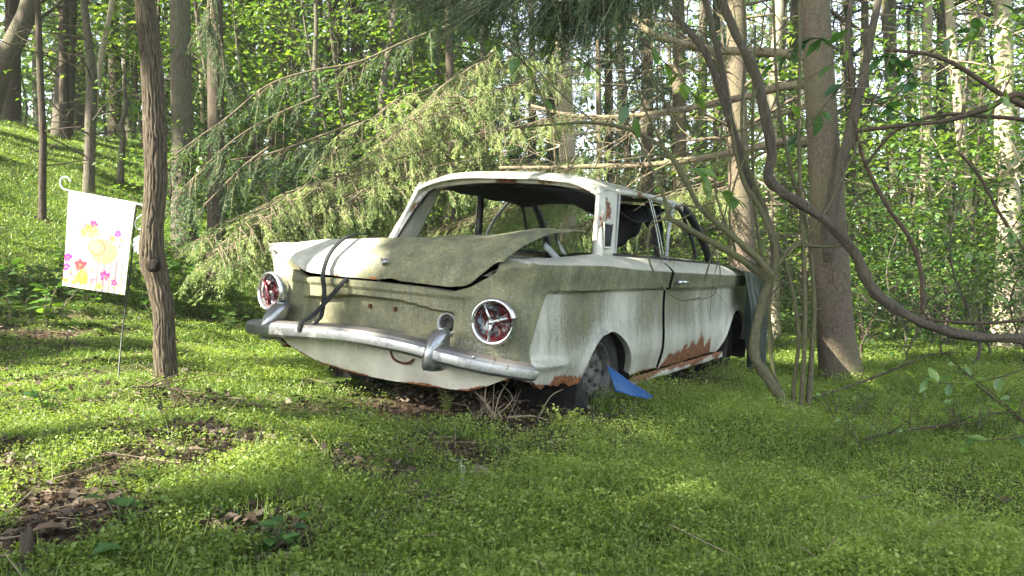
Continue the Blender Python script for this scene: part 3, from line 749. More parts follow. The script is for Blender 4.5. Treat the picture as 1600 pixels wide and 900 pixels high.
# ---- boot lid, sprung off its hinges on the right
LZX = [-.675, -.64, -.43, -.38, -.17, .0, .055, .10, .15, .40, .49, .515, .62, .66]; LZY = [.900, .888, .800, .793, .789, .790, .798, .806, .796, .790, .800, .812, .905, .935]
def lid_pt(a, b):
    x = a * 2 - 1                                   # -1 left .. 1 right
    v = -.675 + 1.335 * a
    lipz = np.interp(v, LZX, LZY)
    lipu = np.interp(v, [-.68, -.45, -.17, .45, .66], [-.01, -.022, -.028, -.028, .0])
    # crown rises towards the windscreen side; the right front corner stands high
    crown = np.interp(v, [-.66, -.45, -.26, .0, .3, .5, .62, .66], [.920, .948, .962, .978, .992, .992, .985, .980])
    front = np.interp(v, [-.66, -.2, .3, .55, .66], [.95, .99, 1.035, 1.062, 1.072])
    c1 = (min(1, b / .30) ** .72) * (1 if v < .5 else 1)
    z = lipz + (crown - lipz) * min(1, c1)
    z += (front - crown) * (sstep(b, .25, 1.0) * (1 - sstep(v, .3, .6)) + sstep(b, .04, .70) * sstep(v, .3, .6))
    u = lipu + (.02 + .90 * b ** 1.35) * 1.0
    edge = max(0, (abs(x) - .93) / .07); z -= .020 * edge ** 2 * (1 - sstep(b, .5, 1) * (v > 0))
    if v > 0: v = v - .05 * sstep(b, .5, 1)
    z += .004 * N3(v * 4, u * 4, 1) + .0015 * N3(v * 15, u * 15, 1) - .006 * math.exp(-((b - .045) / .02) ** 2)
    return (v, u, z)
def lid_w(P):
    n = nz(P, 2.6); n2 = nz(P, 11, 4); left = sstep(-P[:, 0], -.02, .22)
    moss = .90 + .30 * n + .2 * n2 - .80 * left * (P[:, 1] < .5) * (1 - .6 * sstep(P[:, 2], .93, .97)); edge = np.zeros(len(P))
    lipz = np.interp(P[:, 0], LZX, LZY)
    rust = (.15 + .5 * n2) * np.exp(-np.maximum(0, P[:, 2] - lipz) / .008) * (P[:, 1] < .1) + .35 * np.exp(-((P[:, 1] - .55) / .12) ** 2) * sstep(n2, .1, .4)
    return moss, rust, .45 + .5 * n2
lid = sheetgrid('boot_lid', lid_pt, 110, 56, MAT['paint'], w=lid_w, thick=.008); lid.data.set_sharp_from_angle(angle=R(35))
# folded rim and stays under the lid
br = MB()
V, F = sweep(catmull([(.54, .60, .985), (.555, .66, .95), (.575, .70, .915)], 10), rect(.035, .008), (1, 0, 0)); br.add(V, F)
V, F = sweep(catmull([(.50, .80, 1.03), (.54, .76, 1.0), (.58, .74, .95)], 10), rect(.06, .006), (1, 0, 0)); br.add(V, F)
br.build('hinge', MAT['greypaint'], lid)
em = MB(); V, F = lathe([(0, .014), (.012, .012), (.016, .006), (.017, 0)], 16, 'y'); V[:, 1] *= -1; V += (.06, -.004, .865); em.add(V, F)
for k in (-1, 1):
    V, F = tube([(.06, -.016, .85), (.06 + .018 * k, -.012, .882)], .004, 6); em.add(V, F)
em.build('lock_button', MAT['chrome'], lid)

# ---- tail lamps
def tail_lamp(cx, cz, uo, tilt, broken):
    e = bpy.data.objects.new('tail_light', None); COL.objects.link(e); e.parent = car; e.location = (cx, uo, cz); e.rotation_euler = (0, 0, tilt); e.scale = (1.06, 1.1, 1.06)
    V, F = lathe([(.088, .03), (.094, -.008), (.091, -.022), (.084, -.026), (.078, -.018), (.076, .0)], 48, 'y')
    if broken:      # the ring is broken away on its upper right
        F = [f for f in F if not (-.10 < np.mean([math.atan2(V[i][2], V[i][0]) for i in f]) < .22 and min(V[i][1] for i in f) < -.0)]
    mesh('trim_ring', V, F, MAT['chrome_clean'], e)
    prof = [(.078, -.004), (.062, .012), (.055, .018), (.03, .022), (0, .018)]; V, F = lathe(prof, 40, 'y')
    V = np.array(V); V[:, 1] += [.010 * N3(v[0] * 40, v[1] * 40, v[2] * 40 + cx) for v in V]; mesh('lens', V, F, MAT['lens'], e)
    sh = MB()
    for k in range(4 if broken else 13):      # shards of red lens
        a = random.uniform(0, 6.28); r = random.uniform(.03, .066)
        P = [(r * math.cos(a) + random.uniform(-.02, .02), -.004 + random.uniform(-.01, .01), r * math.sin(a) + random.uniform(-.02, .02)) for _ in range(3)]
        P += [(x, y + .003, z) for x, y, z in P]; mesh('lens_shard', P, [(0, 1, 2), (5, 4, 3), (0, 3, 4, 1), (1, 4, 5, 2), (2, 5, 3, 0)], MAT['redshard'], e, False)
    V, F = lathe([(.0, -.0), (.016, .0), (.020, .006), (.021, .014)], 16, 'y'); V += (-.03, -.002, -.02); mesh('bulb_holder', V, F, MAT['greypaint'], e)
    if broken:
        for ang in (math.radians(118), math.radians(18), math.radians(262)):
            L = .076 if ang != math.radians(18) else .066
            V, F = tube([(0, -.030, 0), (L * .5 * math.cos(ang), -.029, L * .5 * math.sin(ang)), (L * math.cos(ang), -.022, L * math.sin(ang))], [.0065, .005, .0045], 8); mesh('spoke', V, F, MAT['chrome_clean'], e)
        V, F = lathe([(0, -.042), (.008, -.040), (.013, -.033), (.013, -.024)], 18, 'y'); mesh('hub', V, F, MAT['chrome_clean'], e)
    else:
        V, F = tube([(-.055, -.012, .05), (-.02, -.018, .015), (-.008, -.016, -.02), (0, -.012, -.06)], [.006, .009, .010, .008], 8); mesh('spoke', V, F, MAT['redshard'], e)
    return e

tail_lamp(.645, .655, -.002, R(10), True); tail_lamp(-.625, .675, -.004, R(-10), False)

# ---- filler neck
V, F = lathe([(.040, .012), (.040, -.004), (.045, -.012), (.050, -.010), (.052, .012)], 30, 'y'); V += (.385, .042, .617); fc = mesh('filler_neck', V, F, MAT['greypaint'], car)
V, F = lathe([(.0, .006), (.020, .005), (.022, -.004), (.028, -.006), (.030, .0), (.041, .004)], 26, 'y'); V += (.385, .040, .617); mesh('filler_hole_disc', V, F, MAT['rubber'], fc)  # dark disc stands for the shade inside the open filler
# small clips on the tail panel
cl = MB()
for x in (-.045, .10):
    V, F = box((x, .034, .655), (.012, .014, .020)); mesh('plate_clip', V, F, MAT['rustmetal'], car, False)

# ---- bumper
BP = catmull([(-.77, .12, .487), (-.76, .05, .492), (-.72, -.03, .500), (-.60, -.088, .510), (-.4, -.125, .523), (0, -.145, .545), (.3, -.130, .533), (.5, -.10, .505), (.63, -.062, .487), (.735, -.01, .472), (.790, .045, .462), (.812, .08, .458)], 130)
def bumper_piece(i0, i1, name='bumper_blade', parent=None, grow=1.0):
    P = BP[i0:i1]; T = np.gradient(P, axis=0); T /= np.linalg.norm(T, axis=1)[:, None]
    outw = np.cross(T, (0, 0, 1.0)); outw /= np.linalg.norm(outw, axis=1)[:, None]
    prof = [(-.056, .034), (-.030, .041), (.000, .042), (.026, .030), (.038, .012), (.041, -.010), (.041, -.034), (.030, -.050), (.004, -.054), (.0, -.049), (.028, -.044), (.034, -.01), (.020, .022), (-.002, .034), (-.056, .028)]
    V = []
    for i, p in enumerate(P):
        gi = i0 + i; e = min(1, min(gi, len(BP) - 1 - gi) / 10 + .12) ** .55
        for a, b in prof: V.append(p + outw[i] * (a * grow * (.6 + .4 * e)) + np.array([0, 0, b * grow * e * .80]))
    k = len(prof); F = [tuple(f) for f in grid_faces(len(P), k, True)] + [tuple(range(k)), tuple(range((len(P) - 1) * k, len(P) * k))[::-1]]
    o = mesh(name, V, F, MAT['chrome'], parent); o.data.set_sharp_from_angle(angle=R(22)); return o
bum = bpy.data.objects.new('rear_bumper', None); COL.objects.link(bum); bum.parent = car
bumper_piece(27, 100, 'bumper_blade', bum); bumper_piece(0, 29, 'bumper_end', bum, .94); bumper_piece(98, 130, 'bumper_end', bum, .94)
V, F = lathe([(0, -.006), (.007, -.004), (.008, .002)], 12, 'y'); V += (.615, -.098, .512); mesh('bolt', V, F, MAT['chrome'], bum)
def overrider(x, y, z, lean, tw, wid):
    V = []; n = 22; k = 18
    for i in range(n):
        t = i / (n - 1); zz = -.050 + .178 * t
        prot = .098 * (1 - (abs(t - .25) / .79) ** 2.6) if t > .25 else .098 * (1 - .15 * ((.25 - t) / .25) ** 2)
        prot = max(prot, .004); w = wid * (1 - .10 * t) * (1 if t < .85 else math.sqrt(max(.02, 1 - ((t - .85) / .155) ** 2)))
        if t < .06: w *= .75 + t * 4
        for j in range(k):
            a = math.pi * 2 * j / k; ca, sa = math.cos(a), math.sin(a)
            V.append((x + w * ca + lean * t + tw * zz, y - (prot * max(0, sa) ** .75 if sa > 0 else -.04 * -sa), z + zz))
    F = [tuple(f) for f in grid_faces(n, k, True)] + [tuple(range(k)), tuple(range((n - 1) * k, n * k))[::-1]]
    return mesh('overrider', V, F, MAT['chrome'], bum)
overrider(.418, -.070, .482, .014, 0, .044); overrider(-.560, -.045, .505, .040, 0, .052)
# bracket hole and rust around the towing eye under the bumper
V, F = tube(catmull([(.12, -.01, .475), (.16, -.03, .44), (.21, -.01, .425), (.24, 0.02, .45)], 12), .006, 8); mesh('towing_eye', V, F, MAT['rustmetal'], bum)

# ---- wheels
def wheel(x, y, z, camber=0.0):
    e = bpy.data.objects.new('wheel', None); COL.objects.link(e); e.parent = car; e.location = (x, y, z); sg = 1 if x > 0 else -1
    e.rotation_euler = (0, camber * sg, 0 if sg > 0 else math.pi)
    V, F = lathe([(.165, .052), (.19, .070), (.235, .078), (.272, .066), (.284, .045), (.286, 0), (.284, -.045), (.27, -.07), (.2, -.07), (.165, -.05)], 64, 'x'); mesh('tyre', V, F, MAT['tyre'], e)
    V, F = lathe([(.172, .050), (.174, .062), (.166, .064), (.158, .050), (.152, .028), (.140, .020), (.125, .030), (.105, .044), (.080, .046), (.062, .036), (.050, .030), (.038, .034), (.030, .040), (0, .042)], 72, 'x')
    V = np.array(V)
    ang = np.arctan2(V[:, 2], V[:, 1]); rr = np.hypot(V[:, 1], V[:, 2])
    V[:, 0] -= .02 * (np.cos(ang * 8) > .2) * (rr > .10) * (rr < .142) ; rim = mesh('rim', V, F, MAT['rim'], e)
    h = MB()
    for k in range(8):
        a = k * math.pi / 4; c = np.array([.018, .123 * math.cos(a), .123 * math.sin(a)]); pts = []
        for j in range(12):
            t = j * math.pi / 6; rad = .013 * math.sin(t); tan = .020 * math.cos(t); pts.append(c + np.array([.023 if rad < 0 else .023, (rad) * math.cos(a) - tan * math.sin(a), rad * math.sin(a) + tan * math.cos(a)]))
        mesh('vent_hole_disc', pts, [tuple(range(12))], MAT['black'], e, False)  # flat black disc stands for the dark inside a wheel opening
    V = []
    nuts = MB()
    for k in range(4):
        a = k * math.pi / 2 + .4; V, F = lathe([(0, .056), (.009, .055), (.010, .036)], 6, 'x'); V += (0, .055 * math.cos(a), .055 * math.sin(a)); mesh('wheel_nut', V, F, MAT['rim'], e, False)
    return e
wheel(.650, .95, .330, R(-4)); wheel(-.665, .95, .28); wheel(.60, 3.46, .27); wheel(-.66, 3.44, .27)
V, F = tube([(-.6, .95, .28), (.6, .95, .29)], .035, 12); mesh('axle', V, F, MAT['black'], car)

# ---- things on and beside the car
def strap(pts, label, w=.011, tail=.0):
    P = catmull([carw(*p) for p in pts], 60); Uv = np.array(CM.to_3x3() @ Vector((0, -1, .25)))
    V, F = sweep(P, rect(w, .004)[:], Uv); o = mesh('rubber_strap', V, F, MAT['strap']); tag(o, label, 'strap', 'straps tying down the boot lid'); return o
strap([(-.262, .26, .985), (-.264, .18, .982), (-.266, .11, .968), (-.268, .045, .93), (-.272, .0, .885), (-.272, -.030, .83), (-.268, -.045, .775), (-.25, -.05, .70), (-.215, -.10, .60), (-.205, -.14, .575), (-.20, -.165, .55)], 'long black strap over the bright left half of the boot lid down to the bumper', .024)
strap([(-.150, -.012, .775), (-.165, -.03, .75), (-.20, -.06, .69), (-.25, -.11, .605), (-.275, -.158, .57), (-.272, -.178, .545), (-.272, -.172, .515)], 'short dark strap from the lid edge crossing the longer strap at the bumper', .022)

# tarpaulin over the front wing
def tarp_fn(a, b):
    u = 3.23 + .70 * a
    if b < .30:
        t = b / .30; x = .40 + .44 * t; z = .935 - .04 * (t ** 3) * 1.2 - .05 * a
    else:
        t = (b - .30) / .70; fold = math.sin(u * 26 + 1.5 * math.sin(u * 9)) * .042 * min(1, t * 2.5)
        x = .845 + fold + .05 * t; z = .885 - .05 * a - t * (.76 + .05 * math.sin(u * 13)); u = u + .05 * t * (1 - a) + .10 * t * (1 - a)
    return tuple(carw(x + .012 * N3(u * 6, b * 5, 0), u, z))
tp = sheetgrid('tarpaulin', tarp_fn, 90, 60, MAT['tarp'], parent=None)
tag(tp, 'crumpled green tarpaulin hanging over the front wing of the old car', 'tarpaulin')

# blue plastic
def blue(a, b):
    p0 = at(948, 574, 4.02); p1 = at(1020, 622, 4.08); q0 = at(962, 612, 3.96); q1 = at(1010, 624, 4.0)
    top = p0 * (1 - a) + p1 * a; bot = q0 * (1 - a) + q1 * a
    p = top * (1 - b) + bot * b; p[1] -= .018 * math.sin(math.pi * b) * (1 - a * .6); p[2] += .002 * math.sin(a * 9)
    return tuple(p)
bl = sheetgrid('plastic_panel', blue, 26, 14, MAT['blueplastic'], parent=None, thick=.004)
V, F = tube([np.array(blue(a, 0)) + (0, -.004, .003) for a in np.linspace(0, 1, 20)], .0055, 8); mesh('rim', V, F, MAT['blueplastic'], bl)
tag(bl, 'broken piece of blue plastic leaning against the rear wheel', 'plastic piece')

# ================================================================== vegetation
def unit(A): return A / (np.linalg.norm(A, axis=-1, keepdims=True) + 1e-9)
def leaves(C, A, Nn, L, W, belly=.45):
    """rhombic leaves: start C, direction A, face normal Nn, length L, width W"""
    n = len(C); L = np.broadcast_to(L, (n,))[:, None]; W = np.broadcast_to(W, (n,))[:, None]
    A = unit(A); B = unit(np.cross(A, Nn)); Nn = np.cross(B, A)
    V = np.stack([C, C + A * L * belly + B * W * .5 + Nn * W * .12, C + A * L - Nn * L * .12, C + A * L * belly - B * W * .5 + Nn * W * .12], 1)
    return V.reshape(-1, 3), np.arange(4 * n).reshape(n, 4)
def leafobj(name, C, A, Nn, L, W, tint, mat, parent=None, belly=.45):
    V, F = leaves(C, A, Nn, L, W, belly)
    return mesh(name, V, F, mat, parent, False, {'tint': np.repeat(np.clip(tint, 0, 1), 4)})
def bigleaves(C, A, Nn, L, W, tint):
    """pointed oval leaves of 8 points folded along the midrib, for those near the camera"""
    n = len(C); L = np.broadcast_to(L, (n,))[:, None]; W = np.broadcast_to(W, (n,))[:, None]
    A = unit(A); B = unit(np.cross(A, Nn)); Nn = np.cross(B, A); pts = []
    for t, w in ((0, 0), (.22, .36), (.5, .5), (.78, .30), (1, 0)):
        dr = -Nn * L * .22 * t * t
        if w: pts += [(t, w, dr), (t, -w, dr), (t, 0, dr)]
        else: pts.append((t, 0, dr))
    V = np.stack([C + A * L * t + B * W * w + Nn * abs(w) * W * .22 + dr for t, w, dr in pts], 1)   # 0 | 1 2 3 | 4 5 6 | 7 8 9 | 10
    k = 11; f = np.array([(0, 1, 3, 3), (0, 3, 2, 2), (1, 4, 6, 3), (3, 6, 5, 2), (4, 7, 9, 6), (6, 9, 8, 5), (7, 10, 9, 9), (9, 10, 8, 8)])
    F = []
    for i in range(n):
        for q in f:
            q = [i * k + x for x in q]; F.append(tuple(q[:3]) if q[2] == q[3] else tuple(q))
    return V.reshape(-1, 3), F, np.repeat(tint, k)
def ribbons(P0, P1, w):
    """straight twigs as slim three-sided prisms"""
    n = len(P0); w = np.broadcast_to(w, (n,))[:, None]; T = unit(P1 - P0)
    r = unit(np.cross(T, np.array([.31, .52, .79]))); s = np.cross(T, r); V = []
    for k in range(3):
        a = k * 2.094; o = (r * math.cos(a) + s * math.sin(a)) * w * .5; V += [P0 + o, P1 + o * .5]
    V = np.stack(V, 1); b = np.arange(n)[:, None] * 6
    F = np.concatenate([b + np.array([[0, 2, 3, 1]]), b + np.array([[2, 4, 5, 3]]), b + np.array([[4, 0, 1, 5]])])
    return V.reshape(-1, 3), F

def rnd(n, s=1.0): return rng.normal(0, s, (n, 3))

def trunk_mesh(name, P, r, mat, parent, sides=14, n=40, rough=.06, ridges=0, flare=.35):
    P = catmull(P, n); t = np.linspace(0, 1, n); rr = np.interp(t, np.linspace(0, 1, len(np.atleast_1d(r))), np.atleast_1d(r))
    rr = rr * (1 + flare * np.exp(-t * n / 2.2)) if flare else rr
    off = random.uniform(0, 50)
    RA = {}
    def disp(i, a, PP_, rad):
        out = np.zeros((len(i), len(a))); RA['a'] = np.ones((len(i), len(a)))
        for k in i:
            for j, x in enumerate(a):
                q = (math.cos(x) * 1.3 + off, math.sin(x) * 1.3, PP_[k][2] * (1.1 if not ridges else 2.2))
                v = N3(*q) * rough * rad[k]
                if ridges: 
                    tw = x * ridges + 2.4 * N3(math.cos(x) * 3 + off, math.sin(x) * 3, PP_[k][2] * 13); RA['a'][k, j] = min(1, abs(math.sin(tw)) ** .8 * 1.25)
                    v += (abs(math.sin(tw)) ** .7 - .5) * rad[k] * .14 + N3(math.cos(x) * 6, math.sin(x) * 6 + off, PP_[k][2] * 14) * rad[k] * .07
                out[k, j] = v
        return out
    V, F = tube(P, rr, sides, disp)
    return mesh(name, V, F, mat, parent, True, {'ridge': RA['a']} if ridges else None), P, rr

def branch_cloud(MBo, p, d, L, r, depth, ends, droop=.0, wig=.25, sides=5, kids=3, first=.35):
    """recursive bare branch; tip positions and directions are collected in ends"""
    n = max(4, int(L / .18)); P = [np.array(p)]; dd = np.array(d, float); dd /= np.linalg.norm(dd)
    for i in range(n):
        dd = dd + np.array([random.gauss(0, wig), random.gauss(0, wig), random.gauss(0, wig * .7) - droop]) * .35; dd /= np.linalg.norm(dd); P.append(P[-1] + dd * L / n)
        if i > n * .4: ends.append((P[-1], dd.copy(), r))
    V, F = tube(np.array(P), np.linspace(r, r * .35, n + 1), sides, cap=False); MBo.add(V, F)
    if depth > 0:
        for k in range(kids):
            i = int((first + (1 - first) * random.random()) * n); q = np.random.default_rng(random.randint(0, 10 ** 6)).normal(0, 1, 3); q -= dd * np.dot(q, dd); q /= np.linalg.norm(q)
            branch_cloud(MBo, P[i], dd * .8 + q * .9, L * random.uniform(.4, .65), r * .55, depth - 1, ends, droop, wig, max(3, sides - 1), kids, .3)

def sprays(ends, per, leafL, spread, flat=.25, tint=(0, 1), aspect=.55):
    C = []; A = []; Nn = []; T = []; Ls = []
    for p, d, r in ends:
        m = rng.poisson(per)
        if m == 0: continue
        base_t = rng.uniform(*tint)
        o = rng.normal(0, 1, (m, 3)) * np.array([spread, spread, spread * flat]) + d * spread * .3
        a = o * [1, 1, .3] / (np.linalg.norm(o, axis=1)[:, None] + 1e-6) + rng.normal(0, .5, (m, 3)) * [1, 1, .4] + [0, 0, -.25]
        C.append(p + o); A.append(a); Nn.append(np.array([0, 0, 1.]) + rng.normal(0, .38, (m, 3))); T.append(base_t + rng.normal(0, .16, m)); Ls.append(leafL * rng.uniform(.6, 1.25, m))
    C = np.concatenate(C); A = np.concatenate(A); Nn = np.concatenate(Nn); T = np.concatenate(T); Ls = np.concatenate(Ls)
    return C, A, Nn, Ls, Ls * aspect, T

def broadleaf(name, H, r, mat_t, mat_l, crown0, nlimb, limbL, per, leafL, lean=(0, 0), tint=(.1, .8), depth=1, cat='tree', label='', group=None, sides=9, crown_name='crown', spread=.26):
    root = thing(name, label, cat, group=group)
    P = [(lean[0] * t * t + .10 * math.sin(t * 5 + H), lean[1] * t * t + .08 * math.cos(t * 4 + r), H * t) for t in np.linspace(0, 1, 9)]
    P[0] = (0, 0, -.3)
    _, TP, rr = trunk_mesh('trunk', P, [r, r * .9, r * .8, r * .65, r * .35], mat_t, root, sides, 30)
    b = MB(); ends = []
    for k in range(nlimb):
        t = crown0 + (1 - crown0) * (k + random.random()) / nlimb; i = min(len(TP) - 1, int(t * len(TP)))
        a = random.uniform(0, 6.28); up = random.uniform(.15, .9)
        branch_cloud(b, TP[i], (math.cos(a), math.sin(a), up), limbL * random.uniform(.6, 1.1) * (1.15 - .5 * t), rr[i] * .42, depth, ends, .05, .3)
    b.build('branches', mat_t, root)
    C, A, Nn, L, W, T = sprays(ends, per, leafL, spread, tint=tint)
    leafobj(crown_name, C, A, Nn, L, W, T, mat_l, root)
    return root

def spruce(name, H, r, mat_t, z0, z1, label, cat='tree', group=None, dead=.5, n_whorl=16, reach=1.6, needles=1, mat_n='needle_dark', dens=1.0):
    root = thing(name, label, cat, group=group)
    _, TP, rr = trunk_mesh('trunk', [(0, 0, -.3), (.02, .01, H * .3), (-.03, .02, H * .6), (0, 0, H)], [r, r * .85, r * .6, r * .2], mat_t, root, 12, 34)
    b = MB(); tw0 = []; tw1 = []; nd = []; 
    for w in range(n_whorl):
        z = z0 + (z1 - z0) * (w + random.random() * .7) / n_whorl; i = min(len(TP) - 1, int(z / H * len(TP)))
        for k in range(random.randint(2, 4)):
            a = random.uniform(0, 6.28); L = reach * random.uniform(.5, 1.1) * (1 - .35 * z / H); d = np.array([math.cos(a), math.sin(a), random.uniform(-.25, .2)])
            P = [TP[i] + d * L * t + np.array([0, 0, -.22 * L * t * t + .10 * L * t ** 4]) for t in np.linspace(0, 1, 7)]
            V, F = tube(np.array(P), np.linspace(.016, .004, 7), 4, cap=False); b.add(V, F)
            isdead = random.random() < dead * (1 - .5 * z / H)
            side = np.array([-d[1], d[0], 0])
            for q in range(int(10 * L * dens)):
                t = random.uniform(.25, 1); p = P[0] * (1 - t) + P[-1] * t + np.array([0, 0, .0]); s = random.choice((-1, 1))
                e = p + side * s * random.uniform(.1, .35) * L * (1.2 - t) + d * random.uniform(.0, .15) + np.array([0, 0, -random.uniform(.05, .3)])
                tw0.append(p); tw1.append(e); nd.append(0 if isdead else 1)
    b.build('branches', MAT['limb'], root)
    tw0 = np.array(tw0); tw1 = np.array(tw1); nd = np.array(nd, bool)
    V, F = ribbons(tw0, tw1, .008); mesh('twigs', V, F, MAT['twig'], root, False)
    p0, p1 = tw0[nd], tw1[nd]
    if len(p0):
        k = int(34 * needles); t = rng.uniform(0, 1, (len(p0), k, 1)); C = p0[:, None] * (1 - t) + p1[:, None] * t + np.array([0, 0, -1]) * rng.uniform(0, .16, t.shape) ; D = unit(p1 - p0)[:, None] * .7 + rng.normal(0, .6, C.shape) + [0, 0, -.5]
        C = C.reshape(-1, 3); D = D.reshape(-1, 3); tt = np.repeat(rng.uniform(0, .8, len(p0)), k) + rng.normal(0, .12, len(C))
        leafobj('crown', C, D, rng.normal(0, 1, C.shape), .055, .012, tt, MAT[mat_n], root)
    return root

def place(o, px, d, **k):
    x = (px - 800) / FPX * d; o.location = (x, d, float(gz(x, d)) - .03); return o

# ---------------------------------------------------------------- prototypes and the wood behind
def wood():
    protos = {}
    protos['tall_a'] = broadleaf('broadleaf_tree', 13, .15, MAT['bark_grey'], MAT['leaf_a'], .26, 24, 3.2, 7.5, .10, (.5, .2), (.1, .7), group='tall leafy trees of the wood', label='tall leafy tree with a straight grey trunk in the wood behind the clearing')
    protos['tall_b'] = broadleaf('broadleaf_tree', 14, .19, MAT['bark_dark'], MAT['leaf_b'], .28, 24, 3.4, 7.5, .10, (-.6, .3), (.1, .9), group='tall leafy trees of the wood', label='tall leafy tree with a straight grey trunk in the wood behind the clearing')
    protos['sap_a'] = broadleaf('sapling', 4.2, .028, MAT['bark_grey'], MAT['leaf_a'], .12, 16, 1.25, 7, .095, (.5, .1), (.2, 1.0), group='young leafy trees under the tall ones', label='young broadleaf sapling with spring green leaves under the tall trees', sides=6, spread=.15)
    protos['sap_b'] = broadleaf('sapling', 3.2, .022, MAT['bark_dark'], MAT['leaf_y'], .10, 13, 1.1, 7, .095, (-.3, .3), (.1, .8), group='young leafy trees under the tall ones', label='young broadleaf sapling with spring green leaves under the tall trees', sides=6, spread=.15)
    protos['bush_a'] = broadleaf('shrub', 1.15, .014, MAT['bark_dark'], MAT['leaf_a'], .0, 14, .75, 7, .055, (.1, .1), (.0, .9), cat='shrub', group='leafy shrubs of the undergrowth', label='low leafy shrub in the undergrowth at the edge of the clearing', sides=5, crown_name='leaves', spread=.14)
    protos['bush_b'] = broadleaf('shrub', 1.5, .014, MAT['bark_grey'], MAT['leaf_b'], .0, 14, .85, 7, .058, (.1, -.1), (.1, .9), cat='shrub', group='leafy shrubs of the undergrowth', label='low leafy shrub in the undergrowth at the edge of the clearing', sides=5, crown_name='leaves', spread=.15)
    protos['spr_a'] = spruce('spruce_tree', 14, .15, MAT['bark_pine'], .9, 9.5, 'tall spruce with bare lower branches and thin drooping twigs in the wood', group='tall spruces of the wood', dead=.55, n_whorl=30, reach=1.9, needles=1.0)
    protos['spr_b'] = spruce('spruce_tree', 13, .12, MAT['bark_grey'], 1.2, 9.0, 'tall spruce with bare lower branches and thin drooping twigs in the wood', group='tall spruces of the wood', dead=.4, n_whorl=28, reach=1.7, needles=1.2)
    used = set()
    def put(k, px, d, sc=1.0, rz=None):
        x = (px - 800) / FPX * d; loc = (x, d, float(gz(x, d)) - .03); rz = random.uniform(0, 6.28) if rz is None else rz
        if k not in used:
            used.add(k); o = protos[k]; o.location = loc; o.rotation_euler = (0, 0, rz); o.scale = (sc,) * 3; return o
        return copy_tree(protos[k], loc, rz, sc)
    r = random.Random(5)
    # tall trees in the wood: photo pixel of the trunk, distance
    for px, d in [(18, 19), (95, 16), (120, 24), (178, 21), (205, 27), (248, 18), (330, 22), (395, 19), (455, 26), (520, 17), (560, 23), (640, 20), (690, 29),
                  (-60, 15), (-140, 22), (-260, 17), (-380, 24), (-30, 30), (60, 34), (300, 32), (420, 36), (600, 34), (1210, 21), (1330, 25), (1400, 17), (1520, 27), (1560, 20),
                  (1660, 16), (1740, 22), (1850, 18), (1950, 27), (1480, 34), (1250, 33), (760, 30), (980, 32), (1100, 26)]:
        put(r.choice(['tall_a', 'tall_a', 'tall_b']), px, d, r.uniform(.8, 1.15))
    for px, d in [(440, 17), (590, 18), (700, 17), (860, 20), (1010, 17), (1060, 16), (1120, 20), (1240, 24), (1350, 17), (1470, 18),
                  (1620, 24), (1700, 13), (830, 26), (950, 24), (660, 24), (500, 27), (1420, 26), (1580, 32)]:
        put(r.choice(['spr_a', 'spr_b']), px, d, r.uniform(.85, 1.15))
    for px, d in [(330, 11.5), (370, 13), (420, 10.5), (470, 12.5), (520, 11), (555, 14), (610, 13), (650, 15), (420, 17), (300, 14), (240, 18), (170, 20), (100, 21), (30, 21), (-50, 20), (-100, 22), (90, 21), (150, 22), (210, 20), (270, 22), (340, 19),
                  (1180, 13), (1240, 12), (1350, 11.5), (1420, 13), (1480, 11.5), (1540, 13), (1610, 12), (1680, 10.5), (1380, 16), (1450, 18), (1510, 17), (1590, 17), (1300, 17), (1220, 18), (1110, 16), (1040, 19), (1650, 20), (960, 18), (880, 17), (740, 19), (800, 22), (690, 13), (1330, 21), (1560, 23), (1490, 26)]:
        put(r.choice(['sap_a', 'sap_a', 'sap_b']), px + r.uniform(-12, 12), d, r.uniform(.75, 1.35))
    for k in range(46):
        put(r.choice(['sap_a', 'sap_b', 'bush_a']), r.uniform(1130, 1700), r.uniform(10.5, 22), r.uniform(.7, 1.2))
    for k in range(26):
        put(r.choice(['sap_a', 'sap_b']), r.uniform(230, 760), r.uniform(11.5, 20), r.uniform(.8, 1.5))
    for px, d in [(255, 9.2), (300, 9.8), (340, 9.6), (420, 9.2), (470, 10.2), (530, 10.4), (580, 9.8), (640, 10.4), (700, 11), (760, 11.6), (830, 12), (900, 12.4), (970, 12.6), (1030, 12.2), (1090, 13), (1150, 11.8),
                  (1200, 14), (1360, 9.2), (1400, 9.8), (1430, 8.6), (1470, 9.4), (1500, 8.6), (1540, 9.2), (1580, 8.4), (1620, 8.9), (1660, 8), (1440, 11), (1520, 11), (1600, 10.6), (1380, 12.4), (1480, 13), (1560, 13.6), (1640, 13), (1270, 14), (1320, 13), (1240, 16),
                  (380, 12), (450, 13), (520, 13.5), (600, 12.5), (660, 13), (740, 14), (820, 15), (900, 15), (990, 15.5), (1080, 16), (1160, 17), (1700, 10), (1760, 9), (245, 13)]:
        put(r.choice(['bush_a', 'bush_b', 'bush_a']), px + r.uniform(-10, 10), d, r.uniform(.7, 1.25))
wood()

